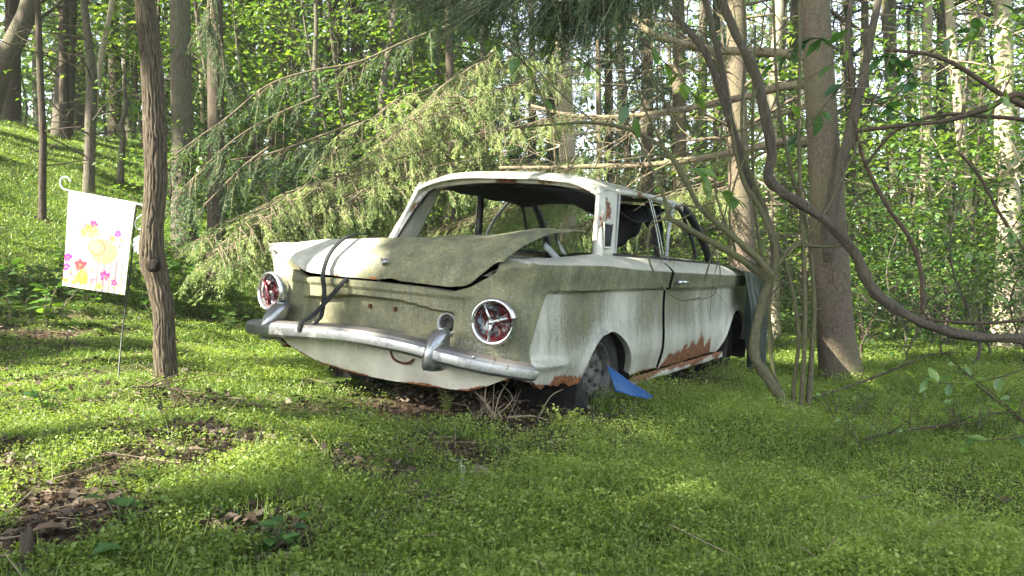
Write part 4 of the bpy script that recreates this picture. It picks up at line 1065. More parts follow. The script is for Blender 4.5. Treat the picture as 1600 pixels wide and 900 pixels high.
def far_wood():
    """the depth of the wood, where single trees can no longer be told apart"""
    n = 70; V = []; b = MB()
    for k in range(n):
        a = random.uniform(-42, 42); d = random.uniform(36, 62); x = d * math.sin(R(a)); y = d * math.cos(R(a)); z = float(gz(x, y)); r = random.uniform(.1, .28)
        V_, F_ = tube(np.array([(x, y, z - .5), (x + random.gauss(0, .3), y, z + 8), (x + random.gauss(0, .6), y, z + 17)]), [r, r * .8, r * .4], 5, cap=False); b.add(V_, F_)
    o = b.build('far_wood', MAT['bark_grey']); tag(o, 'grey trunks of the wood far beyond the clearing', 'wood', kind='stuff')
    m = 150000; a = R(1) * rng.uniform(-44, 44, m); d = rng.uniform(36, 62, m); x = d * np.sin(a); y = d * np.cos(a); zz = rng.beta(1.0, 1.25, m) * 19
    cl = np.sin(a * 31 + zz * .55) + np.sin(a * 57 - zz * .9 + d * .4) + np.sin(d * .9 + zz * .8)
    thin = np.where(a > -.02, sstep(zz, 2.2, 5.5) * .80, sstep(zz, 7, 14) * .35)
    keep = (cl > -.9) & (rng.uniform(0, 1, m) > thin)
    a, d, x, y, zz = a[keep], d[keep], x[keep], y[keep], zz[keep]; C = np.stack([x, y, gz(x, y) + zz], 1); n = len(C)
    o = leafobj('far_foliage', C, rnd(n) * [1, 1, .5], rnd(n) * .6 + [0, -.3, 1], rng.uniform(.25, .55, n), rng.uniform(.18, .36, n), .45 + .2 * np.sin(C[:, 0] * .7 + C[:, 2]) + rng.normal(0, .2, n), MAT['leaf_a'])
    tag(o, 'distant mass of green leaves closing off the wood', 'foliage', kind='stuff')
far_wood()

# ---------------------------------------------------------------- canopy overhead: unseen trees added and cut open to shape the dapples
def lit_targets():
    T = []
    def w(p, r): T.append((*p, r))
    def c(x, y, z, r): T.append((*carw(x, y, z), -r))
    w(at(155, 375, 3.75), .34); w(at(165, 330, 3.75), .25); w(at(140, 430, 3.75), .22); w(at(215, 385, 3.75), .1)
    for y in (-60, 0, 40, 110, 165, 220, 300, 345, 430, 500): w(at(236, y, 4.66), .10)
    for x, y, z, r in [(-.52, .06, .88, .17), (-.36, .05, .87, .17), (-.20, .05, .87, .14), (-.08, .04, .86, .08), (-.6, .3, .95, .2), (-.3, .5, .99, .14), (-.70, .02, .72, .12), (-.66, .0, .58, .09), (-.35, .0, .37, .10), (-.15, .0, .36, .12),
                       (.05, 0, .36, .12), (.22, 0, .36, .09), (-.5, 1.1, 1.33, .12), (-.25, 1.1, 1.37, .13), (0, 1.1, 1.39, .13), (.25, 1.1, 1.38, .12), (.45, 1.1, 1.34, .14), (.60, 1.08, 1.28, .10), (.64, 1.0, 1.15, .09), (.66, .96, 1.02, .07),
                       (0, 1.7, 1.4, .35), (.3, 2.2, 1.38, .3), (-.2, 2.3, 1.4, .3), (.78, .04, .47, .08), (-.64, 1.0, 1.0, .1), (-.6, 1.1, 1.2, .1), (-.7, .6, .8, .2),
                       (.66, 1.35, .95, .10), (.70, 1.8, .93, .07), (.65, 3.0, .93, .25), (.4, 3.4, .93, .3), (.1, 3.2, .93, .3), (.62, .5, .92, .08), (.45, .3, .95, .03), (.05, .2, .96, .04)]: c(x, y, z, r)
    for px, py, r in [(20, 640, .30), (80, 650, .26), (110, 610, .30), (150, 600, .18), (60, 700, .18), (0, 690, .25), (230, 560, .22), (330, 545, .26), (400, 560, .2), (430, 590, .14), (600, 628, .10), (300, 590, .2), (360, 610, .12), (560, 600, .10),
                      (420, 740, .09), (400, 700, .12), (480, 700, .09), (160, 690, .14), (520, 600, .10), (-60, 660, .4), (-120, 620, .5), (200, 640, .12), (250, 625, .08), (10, 780, .08), (140, 730, .07), (330, 770, .05), (300, 700, .07), (560, 690, .06),
                      (50, 590, .3), (450, 640, .06), (640, 700, .05), (980, 690, .06), (1060, 700, .05), (1150, 640, .07), (880, 740, .04), (1040, 640, .05), (1300, 700, .06), (30, 480, .4), (90, 430, .5), (160, 500, .3), (320, 470, .4), (350, 520, .25), (20, 400, .6), (310, 420, .5), (110, 520, .25), (60, 350, .6), (160, 380, .5), (1250, 560, .7), (1330, 545, .8), (1200, 540, .6), (1180, 555, .4)]: w(ground_at(px, py), r)
    rr = random.Random(3)
    for k in range(70):
        px = rr.uniform(-150, 600) if k % 3 else rr.uniform(600, 1600); py = rr.uniform(540, 900); w(ground_at(px, py), rr.uniform(.02, .07))
    for px, py, d, r in [(360, 405, 5.9, .45), (430, 370, 6.2, .5), (520, 330, 6.6, .6), (600, 300, 7, .7), (700, 250, 7.6, .9), (800, 220, 8, 1.0), (900, 180, 8.5, .8), (650, 180, 8, .6), (750, 120, 8.5, .9), (600, 340, 6.4, .4), (900, 330, 8.5, .9), (1000, 330, 8.5, .7), (1050, 360, 8.5, .6),
                         (1180, 380, 12, .9), (1250, 420, 13, .9), (1350, 400, 11, .8), (1420, 380, 12, 1.0), (1480, 420, 10, .8), (1540, 360, 12, 1.0), (1400, 470, 10, .7), (1446, 300, 14.5, .8), (1572, 200, 11, .9), (1572, 320, 11, .6), (1500, 150, 13, .6), (1380, 300, 14, .8), (1300, 500, 12, 1.0), (1230, 530, 13, 1.0), (40, 250, 13, .8), (120, 220, 14, .7), (180, 300, 11, .6), (480, 20, 12, .8), (420, 100, 11.5, .8), (560, 90, 11.5, .7), (640, 150, 12, .6), (330, 100, 13, .5),
                         (450, 90, 8.6, .9), (540, 60, 8.6, .7), (640, 60, 8.6, .7), (380, 60, 8.6, .6), (430, 160, 6.6, .4), (885, 150, 9.6, .5), (885, 30, 9.6, .5)]: w(at(px, py, d), r)
    return np.array(T)
LIT = lit_targets()
SV = np.array(SUN)
def cull_lit(C, leaf=.15):
    """drops canopy leaves that stand in the way of the sun flecks of the clearing"""
    keep = np.ones(len(C), bool)
    for x, y, z, r in LIT:
        mg = .05 if (r < 0 or r <= .1) else leaf * .7; r = abs(r)
        d = C - (x, y, z); t = d @ SV; off = np.linalg.norm(d - t[:, None] * SV, axis=1)
        keep &= ~((t > 0) & (off < r + mg))
    return keep
def high_shade_canopy():
    # unseen upper storey added to shade the wood: wide crowns above the frame, with gaps through which sun patches reach the understorey
    n = 150000; C = np.stack([rng.uniform(-46, 14, n), rng.uniform(-1, 23, n), rng.uniform(9.5, 13.5, n)], 1)
    h = C[:, 2] - CH; gx = C[:, 0] - h * SV[0] / SV[2]; gy = C[:, 1] - h * SV[1] / SV[2]
    cl = np.sin(gx * .9 + 1.3 * np.sin(gy * .7)) * np.sin(gy * 1.1 + 1.1 * np.sin(gx * .8)) + .5 * np.sin(gx * 2.3 + gy * 1.1) * np.sin(gy * 2.6 - gx)
    ok = (gy > 8.6) & (cl < .36 + .22 * (gx > 3) - .42 * (gx < -1.2)) & (C[:, 1] < 23.5); C = C[ok]; C = C[cull_lit(C, .30)]
    trunks = [(-9, 4.5), (-16, 9), (-24, 6), (-32, 14), (-20, 18), (-38, 4), (12.5, 9.0), (-13, 14.5)]
    D = np.stack([np.hypot(C[:, 0] - a, C[:, 1] - b) for a, b in trunks], 1); who = D.argmin(1); words = ['first', 'second', 'third', 'fourth', 'fifth', 'sixth', 'seventh', 'eighth']
    for k, (x, y) in enumerate(trunks):
        g = float(gz(x, y)); root = thing('broadleaf_tree', 'broad high crowned tree added outside the picture to shade the wood, ' + words[k] + ' of eight', 'tree', (x, y, g), 'unseen high crowned trees added for shade')
        _, TP, rr = trunk_mesh('trunk', [(0, 0, -.3), (.1, .05, 4), (-.05, .1, 8), (.1, 0, 13.5 - min(g, 3))], [.26, .24, .2, .1], MAT['bark_grey'], root, 12, 24)
        c = C[who == k] - (x, y, g)
        if not len(c): continue
        bb = MB()
        for j in range(20):
            e = c[rng.integers(len(c))]; st = TP[int(len(TP) * random.uniform(.6, .95))]; V, F = tube(catmull([st, (st + e) / 2 + (0, 0, .5), e], 8), np.linspace(.07, .012, 8), 5, cap=False); bb.add(V, F)
        bb.build('branches', MAT['bark_grey'], root)
        n = len(c); leafobj('crown', c, rnd(n) * [1, 1, .4], rnd(n) * .3 + SV * .6 + [0, 0, .5], rng.uniform(.26, .42, n), rng.uniform(.18, .28, n), rng.uniform(0, 1, n), MAT['shade_canopy'], root)
def shade_canopy():  # unseen trees added to shade the clearing, with chosen gaps for sun flecks
    n = 150000; C = np.stack([rng.uniform(-19, 1.5, n), rng.uniform(-9, 7, n), rng.uniform(6.3, 10.5, n)], 1)
    h = C[:, 2] - CH                                      # keep to the part whose shade falls on the clearing
    gx = C[:, 0] - h * SV[0] / SV[2]; gy = C[:, 1] - h * SV[1] / SV[2]
    ok = (gx > -6.5) & (gx < 5.5) & (gy > -1.5) & (gy < 8.8)
    C = C[ok]; ok = cull_lit(C); C = C[ok]
    trunks = [(-7.5, -2.2), (-12, 3.0), (-4.2, -5.5), (-14, -4.0), (-2.5, -3.0)]
    D = np.stack([np.hypot(C[:, 0] - a, C[:, 1] - b) for a, b in trunks], 1); who = D.argmin(1)
    words = ['nearest the flag', 'up the slope beyond the flag', 'behind the camera to the left', 'far out on the left slope', 'just behind the camera']
    for k, (x, y) in enumerate(trunks):
        g = float(gz(x, y)); root = thing('broadleaf_tree', 'tall tree added outside the picture for its shade, ' + words[k], 'tree', (x, y, g), 'unseen trees added to shade the clearing')
        _, TP, rr = trunk_mesh('trunk', [(0, 0, -.3), (.1, .05, 3), (-.05, .1, 6), (.1, 0, 9.5)], [.22, .2, .16, .08], MAT['bark_grey'], root, 12, 24)
        c = C[who == k] - (x, y, g); b = MB()
        for j in range(26):
            e = c[rng.integers(len(c))]; s = TP[int(len(TP) * random.uniform(.45, .9))]; m = (s + e) / 2 + (0, 0, .3)
            V, F = tube(catmull([s, m, e], 8), np.linspace(.05, .01, 8), 5, cap=False); b.add(V, F)
        b.build('branches', MAT['bark_grey'], root)
        n = len(c); leafobj('crown', c, rnd(n) * [1, 1, .4], rnd(n) * .3 + SV * .6 + [0, 0, .5], rng.uniform(.16, .26, n), rng.uniform(.10, .16, n), rng.uniform(0, 1, n), MAT['shade_canopy'], root)
shade_canopy()
high_shade_canopy()

# ---------------------------------------------------------------- the trees one can tell apart
def P_at(pts, d): return [at(x, y, dd) for (x, y), dd in zip(pts, np.broadcast_to(d, len(pts)))]
def solo(name, label, cat, base, group=None):
    return thing(name, label, cat, tuple(base), group)
def rel(P, root): return [np.array(p) - np.array(root.location) for p in P]

def hero_left():
    b = ground_at(260, 594); d = b[1]; root = solo('slender_tree', 'slender tree with deeply furrowed brown bark beside the garden flag', 'tree', b)
    pts = [(262, 612), (260, 590), (257, 540), (255, 490), (246, 440), (238, 405), (238, 360), (243, 300), (243, 230), (240, 160), (236, 90), (229, 30), (224, -30), (222, -130), (226, -300)]
    w = [20, 17, 15.5, 15.5, 16.5, 19, 16, 15.8, 15.8, 15.5, 15, 14, 13, 12.5, 11]
    P = rel([at(x, y, d) for x, y in pts], root)
    trunk_mesh('trunk', P, [x / FPX * d for x in w], MAT['bark_left'], root, 84, 300, .10, 10, 0)
    V, F = lathe([(0, .010), (.012, .012), (.022, .010), (.030, .0), (.034, -.01)], 14, 'y'); V[:, 1] *= -1; V += np.array(at(238, 415, d - .05)) - np.array(root.location); mesh('knot', V, F, MAT['bark_left'], root)
    # crown high above the frame
    ends = []; bb = MB(); top = P[-1]
    for k in range(9): branch_cloud(bb, top + (0, 0, .1 * k), (math.cos(k * 2.4), math.sin(k * 2.4), .6), 1.3, .02, 1, ends, .03)
    bb.build('branches', MAT['bark_left'], root); C, A, Nn, L, W, T = sprays(ends, 3, .09, .2); k = cull_lit(C + np.array(root.location))
    leafobj('crown', C[k], A[k], Nn[k], L[k], W[k], T[k], MAT['leaf_a'], root)
hero_left()

def plain_tree(label, pts, d, w, mat, base_px=None, side=12, n=40, name='tree', twigs=0, cat='tree', leafy=0, lmat='leaf_a', kids=2, rough=.08, group=None):
    x0, y0 = pts[0]; 
    base = at(x0, y0, d); base[2] = float(gz(base[0], base[1])); root = solo(name, label, cat, base, group)
    P = rel([at(x, y, d) for x, y in pts], root); P[0][2] = min(P[0][2], -.05)
    _, TP, rr = trunk_mesh('trunk', P, [q / 2 / FPX * d for q in w], mat, root, side, n, rough, 0, .15)
    ends = []
    if twigs:
        b = MB()
        for k in range(twigs):
            i = random.randint(int(n * .15), n - 1); a = random.uniform(0, 6.28)
            branch_cloud(b, TP[i], (math.cos(a), math.sin(a) * .8, random.uniform(-.1, .7)), random.uniform(.4, 1.1) * d / 9, max(.004, rr[i] * .22), 1, ends, .02, .3, 4, kids)
        b.build('branches', mat, root)
    if leafy and ends:
        C, A, Nn, L, W, T = sprays(ends, leafy, .085, .16, tint=(.2, 1)); leafobj('crown', C, A, Nn, L, W, T, MAT[lmat], root)
    return root
plain_tree('thick leaning grey trunk at the upper left edge of the wood', [(-40, 330), (-22, 200), (0, 115), (25, 60), (42, 20), (56, -40)], 12.5, [34, 32, 31, 30, 27, 24], MAT['bark_grey'], twigs=4)
plain_tree('thin dark tree with spindly side twigs, on the slope above the flag', [(66, 352), (66, 290), (67, 210), (63, 120), (60, 40), (57, -40)], 9.2, [12, 11, 11, 10, 9, 8], MAT['bark_dark'], twigs=12, leafy=.5)
plain_tree('grey forked tree on the slope between the flag and the furrowed trunk', [(138, 292), (140, 240), (142, 170), (143, 110), (136, 50), (128, -30)], 11, [17, 16, 17, 15, 12, 10], MAT['bark_grey'], twigs=10, leafy=.8)
plain_tree('slim pale tree leaning right across the forked grey one', [(141, 240), (148, 170), (158, 90), (172, 20), (180, -30)], 11.3, [9, 9, 8, 8, 7], MAT['bark_pale'], twigs=4, leafy=.5)
plain_tree('crooked little dead tree with a broken side stem on the slope', [(187, 243), (192, 215), (190, 195), (196, 170), (195, 130), (197, 95)], 12.2, [11, 9, 8, 7, 5, 3], MAT['bark_grey'], twigs=6, name='dead_tree')
plain_tree('dark straight trunk at the top of the slope behind the thin dark tree', [(101, 192), (100, 110), (100, -40)], 15, [15, 14, 13], MAT['bark_dark'], twigs=4, leafy=.6)
plain_tree('large grey trunk just right of the furrowed tree', [(290, 388), (286, 300), (284, 180), (282, 60), (282, -60)], 9.6, [42, 34, 32, 31, 30], MAT['bark_grey'], twigs=8, leafy=.5)
plain_tree('thin sunlit pole of a tree right of the large grey trunk', [(319, 200), (314, 120), (308, 40), (306, -40)], 13, [6, 6, 5, 5], MAT['bark_pale'], twigs=3)
plain_tree('thin stem rising behind the sunlit boughs left of the car', [(496, 300), (494, 200), (492, 110), (494, 30), (490, -40)], 10.5, [9, 8, 8, 7, 6], MAT['bark_grey'], twigs=8, leafy=.8, lmat='leaf_y')
plain_tree('slanting bare grey trunk above the left end of the boughs', [(585, 240), (598, 150), (612, 60), (625, -40)], 11.5, [14, 12, 11, 10], MAT['bark_grey'], twigs=6, leafy=.5)
plain_tree('brightly sunlit pale trunk rising behind the car roof', [(888, 420), (887, 300), (886, 200), (880, 90), (874, -40)], 9.8, [29, 26, 24, 22, 20], MAT['bark_pale'], twigs=6, n=50)
plain_tree('shaggy brown spruce trunk behind the front of the car', [(1160, 480), (1160, 400), (1158, 330), (1152, 200), (1150, 60), (1150, -60)], 9.2, [46, 42, 38, 33, 30, 27], MAT['bark_pine'], twigs=22, n=60, name='spruce_tree')
plain_tree('bright pale trunk far off, right of the big spruce', [(1447, 470), (1446, 350), (1446, 250), (1448, 90), (1450, -40)], 14.5, [20, 18, 17, 15, 13], MAT['bark_pale'], twigs=6, leafy=.6)
plain_tree('pale slightly bent trunk between the big spruce and the right edge', [(1530, 470), (1510, 300), (1496, 150), (1487, 60), (1480, -40)], 13, [17, 17, 15, 14, 12], MAT['bark_pale'], twigs=8, leafy=.6)
plain_tree('big light tan trunk at the right edge of the picture', [(1572, 400), (1577, 330), (1570, 220), (1569, 110), (1566, -40)], 11, [46, 32, 29, 27, 26], MAT['bark_pale'], twigs=8, n=50)
plain_tree('pale trunk beside the big spruce, half hidden on its left', [(1208, 420), (1206, 300), (1205, 160), (1214, 60), (1220, -40)], 12, [22, 20, 18, 16, 15], MAT['bark_pale'], twigs=10, leafy=.4)
plain_tree('slim pale trunk forking near the top right', [(1400, 440), (1397, 300), (1390, 150), (1380, -40)], 16, [13, 12, 11, 10], MAT['bark_grey'], twigs=6, leafy=.6)
plain_tree('thin brown stem standing behind the car roof', [(938, 420), (937, 300), (936, 200), (934, 60)], 12, [11, 10, 9, 8], MAT['bark_pine'], twigs=10, name='spruce_tree')

# ---------------------------------------------------------------- boughs
class Boughs:
    """drooping spruce foliage: twigs that hang from the given branch paths, with needles"""
    def __init__(s): s.p0 = []; s.p1 = []; s.C = []; s.D = []; s.T = []; s.b = MB()
    def limb(s, P, r0, r1, sides=7, n=26):
        Q = catmull(P, n); V, F = tube(Q, np.linspace(r0, r1, n), sides, cap=False); s.b.add(V, F); return Q
    def fringe(s, Q, hang, side, dens, green, t0=.1, spread=.9, tint=(.2, .9), tipgreen=0.0, down=1.0):
        """side branches left and right of the limb, each with hanging twiglets"""
        L = np.linalg.norm(np.diff(Q, axis=0), axis=1).sum(); n = int(L * dens)
        for k in range(n):
            t = random.uniform(t0, 1); i = min(len(Q) - 2, int(t * (len(Q) - 1))); p = Q[i] + (Q[i + 1] - Q[i]) * random.random(); T = Q[i + 1] - Q[i]; T /= np.linalg.norm(T)
            S = np.cross(T, (0, 0, 1)); S /= np.linalg.norm(S) + 1e-6; S *= random.choice((-1, 1)); ln = side * random.uniform(.3, 1.1) * (1.15 - .55 * t)
            d = S * spread * random.uniform(.3, 1) + T * random.uniform(.2, .9); d /= np.linalg.norm(d)
            q = np.array([p + d * ln * u + np.array([0, 0, -.35 * ln * u * u * down]) for u in np.linspace(0, 1, 5)]); V, F = tube(q, np.linspace(.0045, .0015, 5), 3, cap=False); s.b.add(V, F)
            g = random.random() < green; tn = random.uniform(*tint)
            for j in range(max(3, int(ln * 30))):
                u = random.uniform(.1, 1) * 4; a = int(min(3, u)); st = q[a] + (q[a + 1] - q[a]) * (u - a); h = hang * random.uniform(.3, 1.15)
                e = st + d * h * random.uniform(0, .95) + np.array([random.gauss(0, .22) * h, random.gauss(0, .22) * h, -h * random.uniform(.35, 1)])
                s.p0.append(st); s.p1.append(e)
                if g:
                    m = int(h * 170); u_ = rng.uniform(.05, 1, (m, 1)); s.C.append(st * (1 - u_) + e * u_); s.D.append(unit((e - st)[None]) * .75 + rng.normal(0, .55, (m, 3))); s.T.append(np.clip(tn + tipgreen * u_[:, 0] + rng.normal(0, .12, m), 0, 1))
    def done(s, root, mat_b='limb', mat_n='needle', nl=.026, nw=.0055, tw=.004, name='boughs'):
        o = np.array(root.location)
        V = np.concatenate(s.b.V) - o; mesh('branches', V, s.b.F, MAT[mat_b], root)
        V, F = ribbons(np.array(s.p0) - o, np.array(s.p1) - o, tw); tt = np.repeat(rng.uniform(0, 1, len(s.p0)), 6); mesh('twigs', V, F, MAT['deadtwig'], root, False, {'tint': tt})
        if s.C: C = np.concatenate(s.C) - o; D = np.concatenate(s.D); leafobj('needles', C, D, rng.normal(0, 1, C.shape), nl, nw, np.concatenate(s.T), MAT[mat_n], root, .5)

def bough_tree():
    base = at(700, 420, 10.2); base[2] = float(gz(base[0], base[1])); root = solo('spruce_tree', 'spruce with sunlit drooping boughs sweeping left behind the car', 'tree', base)
    trunk_mesh('trunk', [(0, 0, -.2), (.03, 0, 2), (0, .05, 5), (0, 0, 9)], [.06, .055, .05, .03], MAT['bark_dark'], root, 12, 30)
    B = Boughs()
    L = [([(980, 190), (900, 180), (800, 200), (700, 236), (600, 272), (500, 296), (425, 335), (360, 388)], [9.2, 8.9, 8.5, 8.0, 7.4, 6.9, 6.4, 6.0], .022, .34, .50, 16),
         ([(900, 255), (800, 250), (700, 270), (620, 300), (540, 328), (475, 352), (420, 380)], [8.8, 8.4, 8.0, 7.5, 7.0, 6.6, 6.3], .018, .30, .42, 15),
         ([(760, 250), (690, 270), (620, 300), (560, 320), (500, 350), (450, 380)], [8.0, 7.7, 7.3, 7.0, 6.7, 6.5], .014, .26, .40, 13),
         ([(980, 110), (880, 110), (790, 135), (720, 175), (650, 225), (600, 262)], [9.6, 9.2, 8.8, 8.4, 8.1, 7.8], .018, .42, .50, 13),
         ([(900, 60), (800, 70), (730, 105), (690, 140), (655, 190)], [9.6, 9.2, 8.9, 8.6, 8.4], .015, .40, .45, 11),
         ([(1000, 262), (900, 262), (800, 290), (700, 300), (610, 325), (560, 350)], [9.0, 8.6, 8.2, 7.9, 7.6, 7.4], .02, .30, .45, 14),
         ([(560, 250), (520, 280), (470, 320), (420, 342), (385, 370), (345, 395)], [7.4, 7.2, 6.8, 6.5, 6.2, 6.0], .012, .24, .40, 18)]
    for pts, d, r, hang, side, dens in L:
        Q = B.limb(P_at(pts, d), r * .42, .003); B.fringe(Q, hang * .55, side * 1.1, dens * 1.4, .9, tint=(.3, .95), tipgreen=.3)
    for k in range(38):     # finer boughs between the main ones
        a_, b_ = random.sample(range(len(L)), 2); u = random.random() * .6; A_ = catmull(P_at(L[a_][0], L[a_][1]), 12); B_ = catmull(P_at(L[b_][0], L[b_][1]), 12)
        P = A_ * (1 - u) + B_ * u + rng.normal(0, .10, 3) + rng.normal(0, .025, (12, 3)); i = random.randint(0, 5); Q = B.limb(P[i:], .008, .003)
        B.fringe(Q, random.uniform(.08, .19), random.uniform(.3, .5), 17, .9, tint=(.3, 1), tipgreen=.3, spread=1.2)
    for k in range(16):      # bushy mass behind the windows
        x = random.uniform(650, 1080); y = random.uniform(300, 345); Q = B.limb(P_at([(x + 110, y - 30), (x, y), (x - 120, y + 45)], [9.3, 9.0, 8.6]), .01, .004); B.fringe(Q, .25, .35, 20, .8, tint=(.3, .9), tipgreen=.3)
    B.done(root, nl=.024, nw=.0060, tw=.0028)
bough_tree()

def near_fringe():
    """dark twigs hanging into the picture from boughs above the frame"""
    base = (-1.2, 5.9, float(gz(-1.2, 5.9)))
    base = at(340, 410, 8.4); base[2] = float(gz(base[0], base[1])); root = solo('spruce_tree', 'spruce with long dark curtains of hanging twigs right of the large grey trunk', 'tree', base)
    trunk_mesh('trunk', rel([at(338, 440, 8.4), at(338, 250, 8.4), at(336, 60, 8.4), at(336, -200, 8.4)], root), [.09, .085, .08, .06], MAT['bark_dark'], root, 12, 30)
    B = Boughs()
    for pts, d, r, hang, side, dens, tint in [
        ([(730, 30), (640, 62), (560, 97), (480, 112), (415, 135), (360, 180), (310, 215), (270, 245)], [7.4, 7.0, 6.7, 6.5, 6.3, 6.1, 6.0, 5.9], .011, .34, .22, 10, (.2, .8)),
        ([(345, -60), (330, 20), (345, 60), (350, 110)], [6.8, 6.8, 6.8, 6.8], .012, .40, .22, 26, (.0, .5)),
        ([(500, 150), (430, 180), (370, 215), (320, 260), (290, 290)], [6.8, 6.6, 6.4, 6.3, 6.2], .008, .36, .26, 13, (.1, .6)),
        ([(560, 190), (480, 220), (420, 240), (360, 250)], [7.4, 7.2, 7.0, 6.9], .012, .46, .30, 12, (.0, .6)),
        ([(420, 230), (380, 260), (350, 290), (320, 320)], [6.6, 6.5, 6.4, 6.3], .01, .30, .25, 12, (.0, .5))]:
        Q = B.limb(P_at(pts, d), r, .005); B.fringe(Q, hang, side, dens, .85, tint=tint, tipgreen=.35)
    B.done(root, 'limb', 'needle_dark')
    base = (2.2, 2.2, 0); base = (3.4, 2.0, float(gz(3.4, 2.0))); root = solo('spruce_tree', 'near spruce whose green twigs hang in at the top above the car', 'tree', base)
    trunk_mesh('trunk', [(0, 0, -.2), (0, 0, 2), (0, .05, 5)], [.13, .12, .1], MAT['bark_pine'], root, 12, 20)
    B = Boughs(); o = np.array(base)
    for pts, d in [([(1300, -200), (1000, -70), (900, -25), (800, -10), (740, 0)], [2.8, 3.0, 3.0, 3.1, 3.2]), ([(1200, -150), (1050, -40), (950, -5), (880, 10)], [3.2, 3.3, 3.4, 3.5]), ([(900, -120), (800, -50), (720, -20), (640, -10)], [3.6, 3.7, 3.8, 3.9]), ([(1100, -120), (1000, -40), (930, 0), (860, 5)], [3.0, 3.0, 3.1, 3.1])]:
        Q = B.limb([np.array([3.4, 2.0, 3.2])] + P_at(pts, d), .02, .005); B.fringe(Q, .24, .12, 24, 1, t0=.45, tint=(.2, .8))
    B.done(root, 'limb', 'needle_dark', .018, .0028, .003)
near_fringe()

# ---------------------------------------------------------------- the big spruce right of the car
def big_spruce():
    b = ground_at(1313, 598); d = b[1]; root = solo('spruce_tree', 'big rough barked spruce with long bare limbs reaching left over the car', 'tree', b)
    pts = [(1318, 640), (1315, 590), (1306, 520), (1300, 440), (1294, 350), (1288, 250), (1282, 150), (1276, 60), (1272, -40), (1270, -200)]
    w = [78, 66, 56, 54, 52, 49, 47, 44, 42, 40]
    trunk_mesh('trunk', rel([at(x, y, d) for x, y in pts], root), [q / 2 / FPX * d for q in w], MAT['bark_pine'], root, 40, 130, .10, 0, 0)
    for pts, r in [([(1268, 88), (1200, 82), (1120, 78), (1060, 66), (1012, 48), (985, 25), (930, 0), (880, -40)], .040), ([(1275, 130), (1220, 136), (1170, 150), (1100, 165), (1040, 175), (960, 183), (890, 180), (830, 165)], .036), ([(1282, 222), (1220, 222), (1160, 236), (1090, 248), (1010, 258), (930, 260), (860, 262), (780, 262)], .038),
                   ([(1285, 165), (1240, 172), (1180, 195), (1130, 215), (1080, 235), (1010, 250)], .018), ([(1285, 228), (1230, 228), (1190, 240), (1150, 262)], .02)]:
        P = rel(P_at(pts, np.linspace(d, d + 1.0, len(pts))), root); V, F = tube(catmull(P, 50), np.interp(np.linspace(0, 1, 50), [0, .1, 1], [r * 1.3, r, r * .4]), 10, lambda i, a, PP_, rd: np.array([[N3(math.cos(x) * 2, math.sin(x) * 2, k * .35) * rd[k] * .18 for x in a] for k in i])); mesh('limb', V, F, MAT['limb'], root)
    B = Boughs(); ends = []; bb = MB()
    for pts in ([(1250, 86), (1060, 66), (940, 10)], [(1250, 135), (1100, 165), (960, 183), (850, 170)], [(1250, 224), (1090, 248), (930, 260), (800, 262)]):
        Q = catmull(P_at(pts, np.linspace(d, d + 1, len(pts))), 40)
        B.fringe(Q, .22, .55, 11, .16, t0=.15, tint=(.3, .8)); 
        for k in range(12):
            i = random.randint(4, 38); branch_cloud(B.b, Q[i], (random.uniform(-1, .2), random.uniform(-.6, .6), random.uniform(-.7, .7)), random.uniform(.4, 1.1), .007, 1, ends, .05, .3, 4, 2)
    o = b
    for k in range(22):
        z = random.uniform(.3, 3.2); a = random.uniform(0, 6.28); branch_cloud(B.b, np.array(o) + np.array([-.04 * z, 0, z]), (math.cos(a), math.sin(a), random.uniform(-.4, .3)), random.uniform(.4, 1.2), .006, 1, ends, .05, .3, 4, 3)
    B.done(root, 'limb', 'needle')
big_spruce()

# ---------------------------------------------------------------- vines, shrub, near branches
def stem_obj(name, pts, d, w, mat, parent, sides=12, n=70, lump=.18):
    P = P_at(pts, d); o = np.array(parent.location) if parent else 0
    P = catmull(P, n) - o; dd = np.interp(np.linspace(0, 1, n), np.linspace(0, 1, len(pts)), np.broadcast_to(d, len(pts)))
    ww = np.interp(np.linspace(0, 1, n), np.linspace(0, 1, len(w)), w) / 2 / FPX * dd; k0 = random.uniform(0, 9)
    V, F = tube(P, ww, sides, lambda i, a, PP_, rd: np.array([[(N3(math.cos(x) * 1.6 + k0, math.sin(x) * 1.6, k * .22) * lump + .09 * math.sin(4 * x + k * .25)) * rd[k] for x in a] for k in i]))
    return mesh(name, V, F, mat, parent)
def leafy_twigs(parent, paths, d, w, mat, leafspec, tintr=(.2, .9), lmat='leaf_a', n=30, prob=.5, name='leaves'):
    o = np.array(parent.location); b = MB(); C = []; A = []; Nn = []; L = []
    for pts, dd in zip(paths, d):
        P = catmull(P_at(pts, dd), n) - o; V, F = tube(P, np.linspace(w, w * .4, n), 6, cap=False); b.add(V, F)
        T = np.gradient(P, axis=0)
        for i in range(4, n):
            if random.random() < prob:
                a = T[i] / np.linalg.norm(T[i]) * .5 + np.array([random.gauss(0, .6), random.gauss(0, .6), random.gauss(-.25, .35)]); C.append(P[i]); A.append(a); Nn.append(np.array([random.gauss(0, .45), random.gauss(-.2, .45), 1])); L.append(leafspec * random.uniform(.6, 1.2))
    b.build('twigs', mat, parent)
    if C:
        L = np.array(L); V, F, T = bigleaves(np.array(C), np.array(A), np.array(Nn), L, L * .48, rng.uniform(*tintr, len(L))); mesh(name, V, F, MAT[lmat], parent, False, {'tint': T})

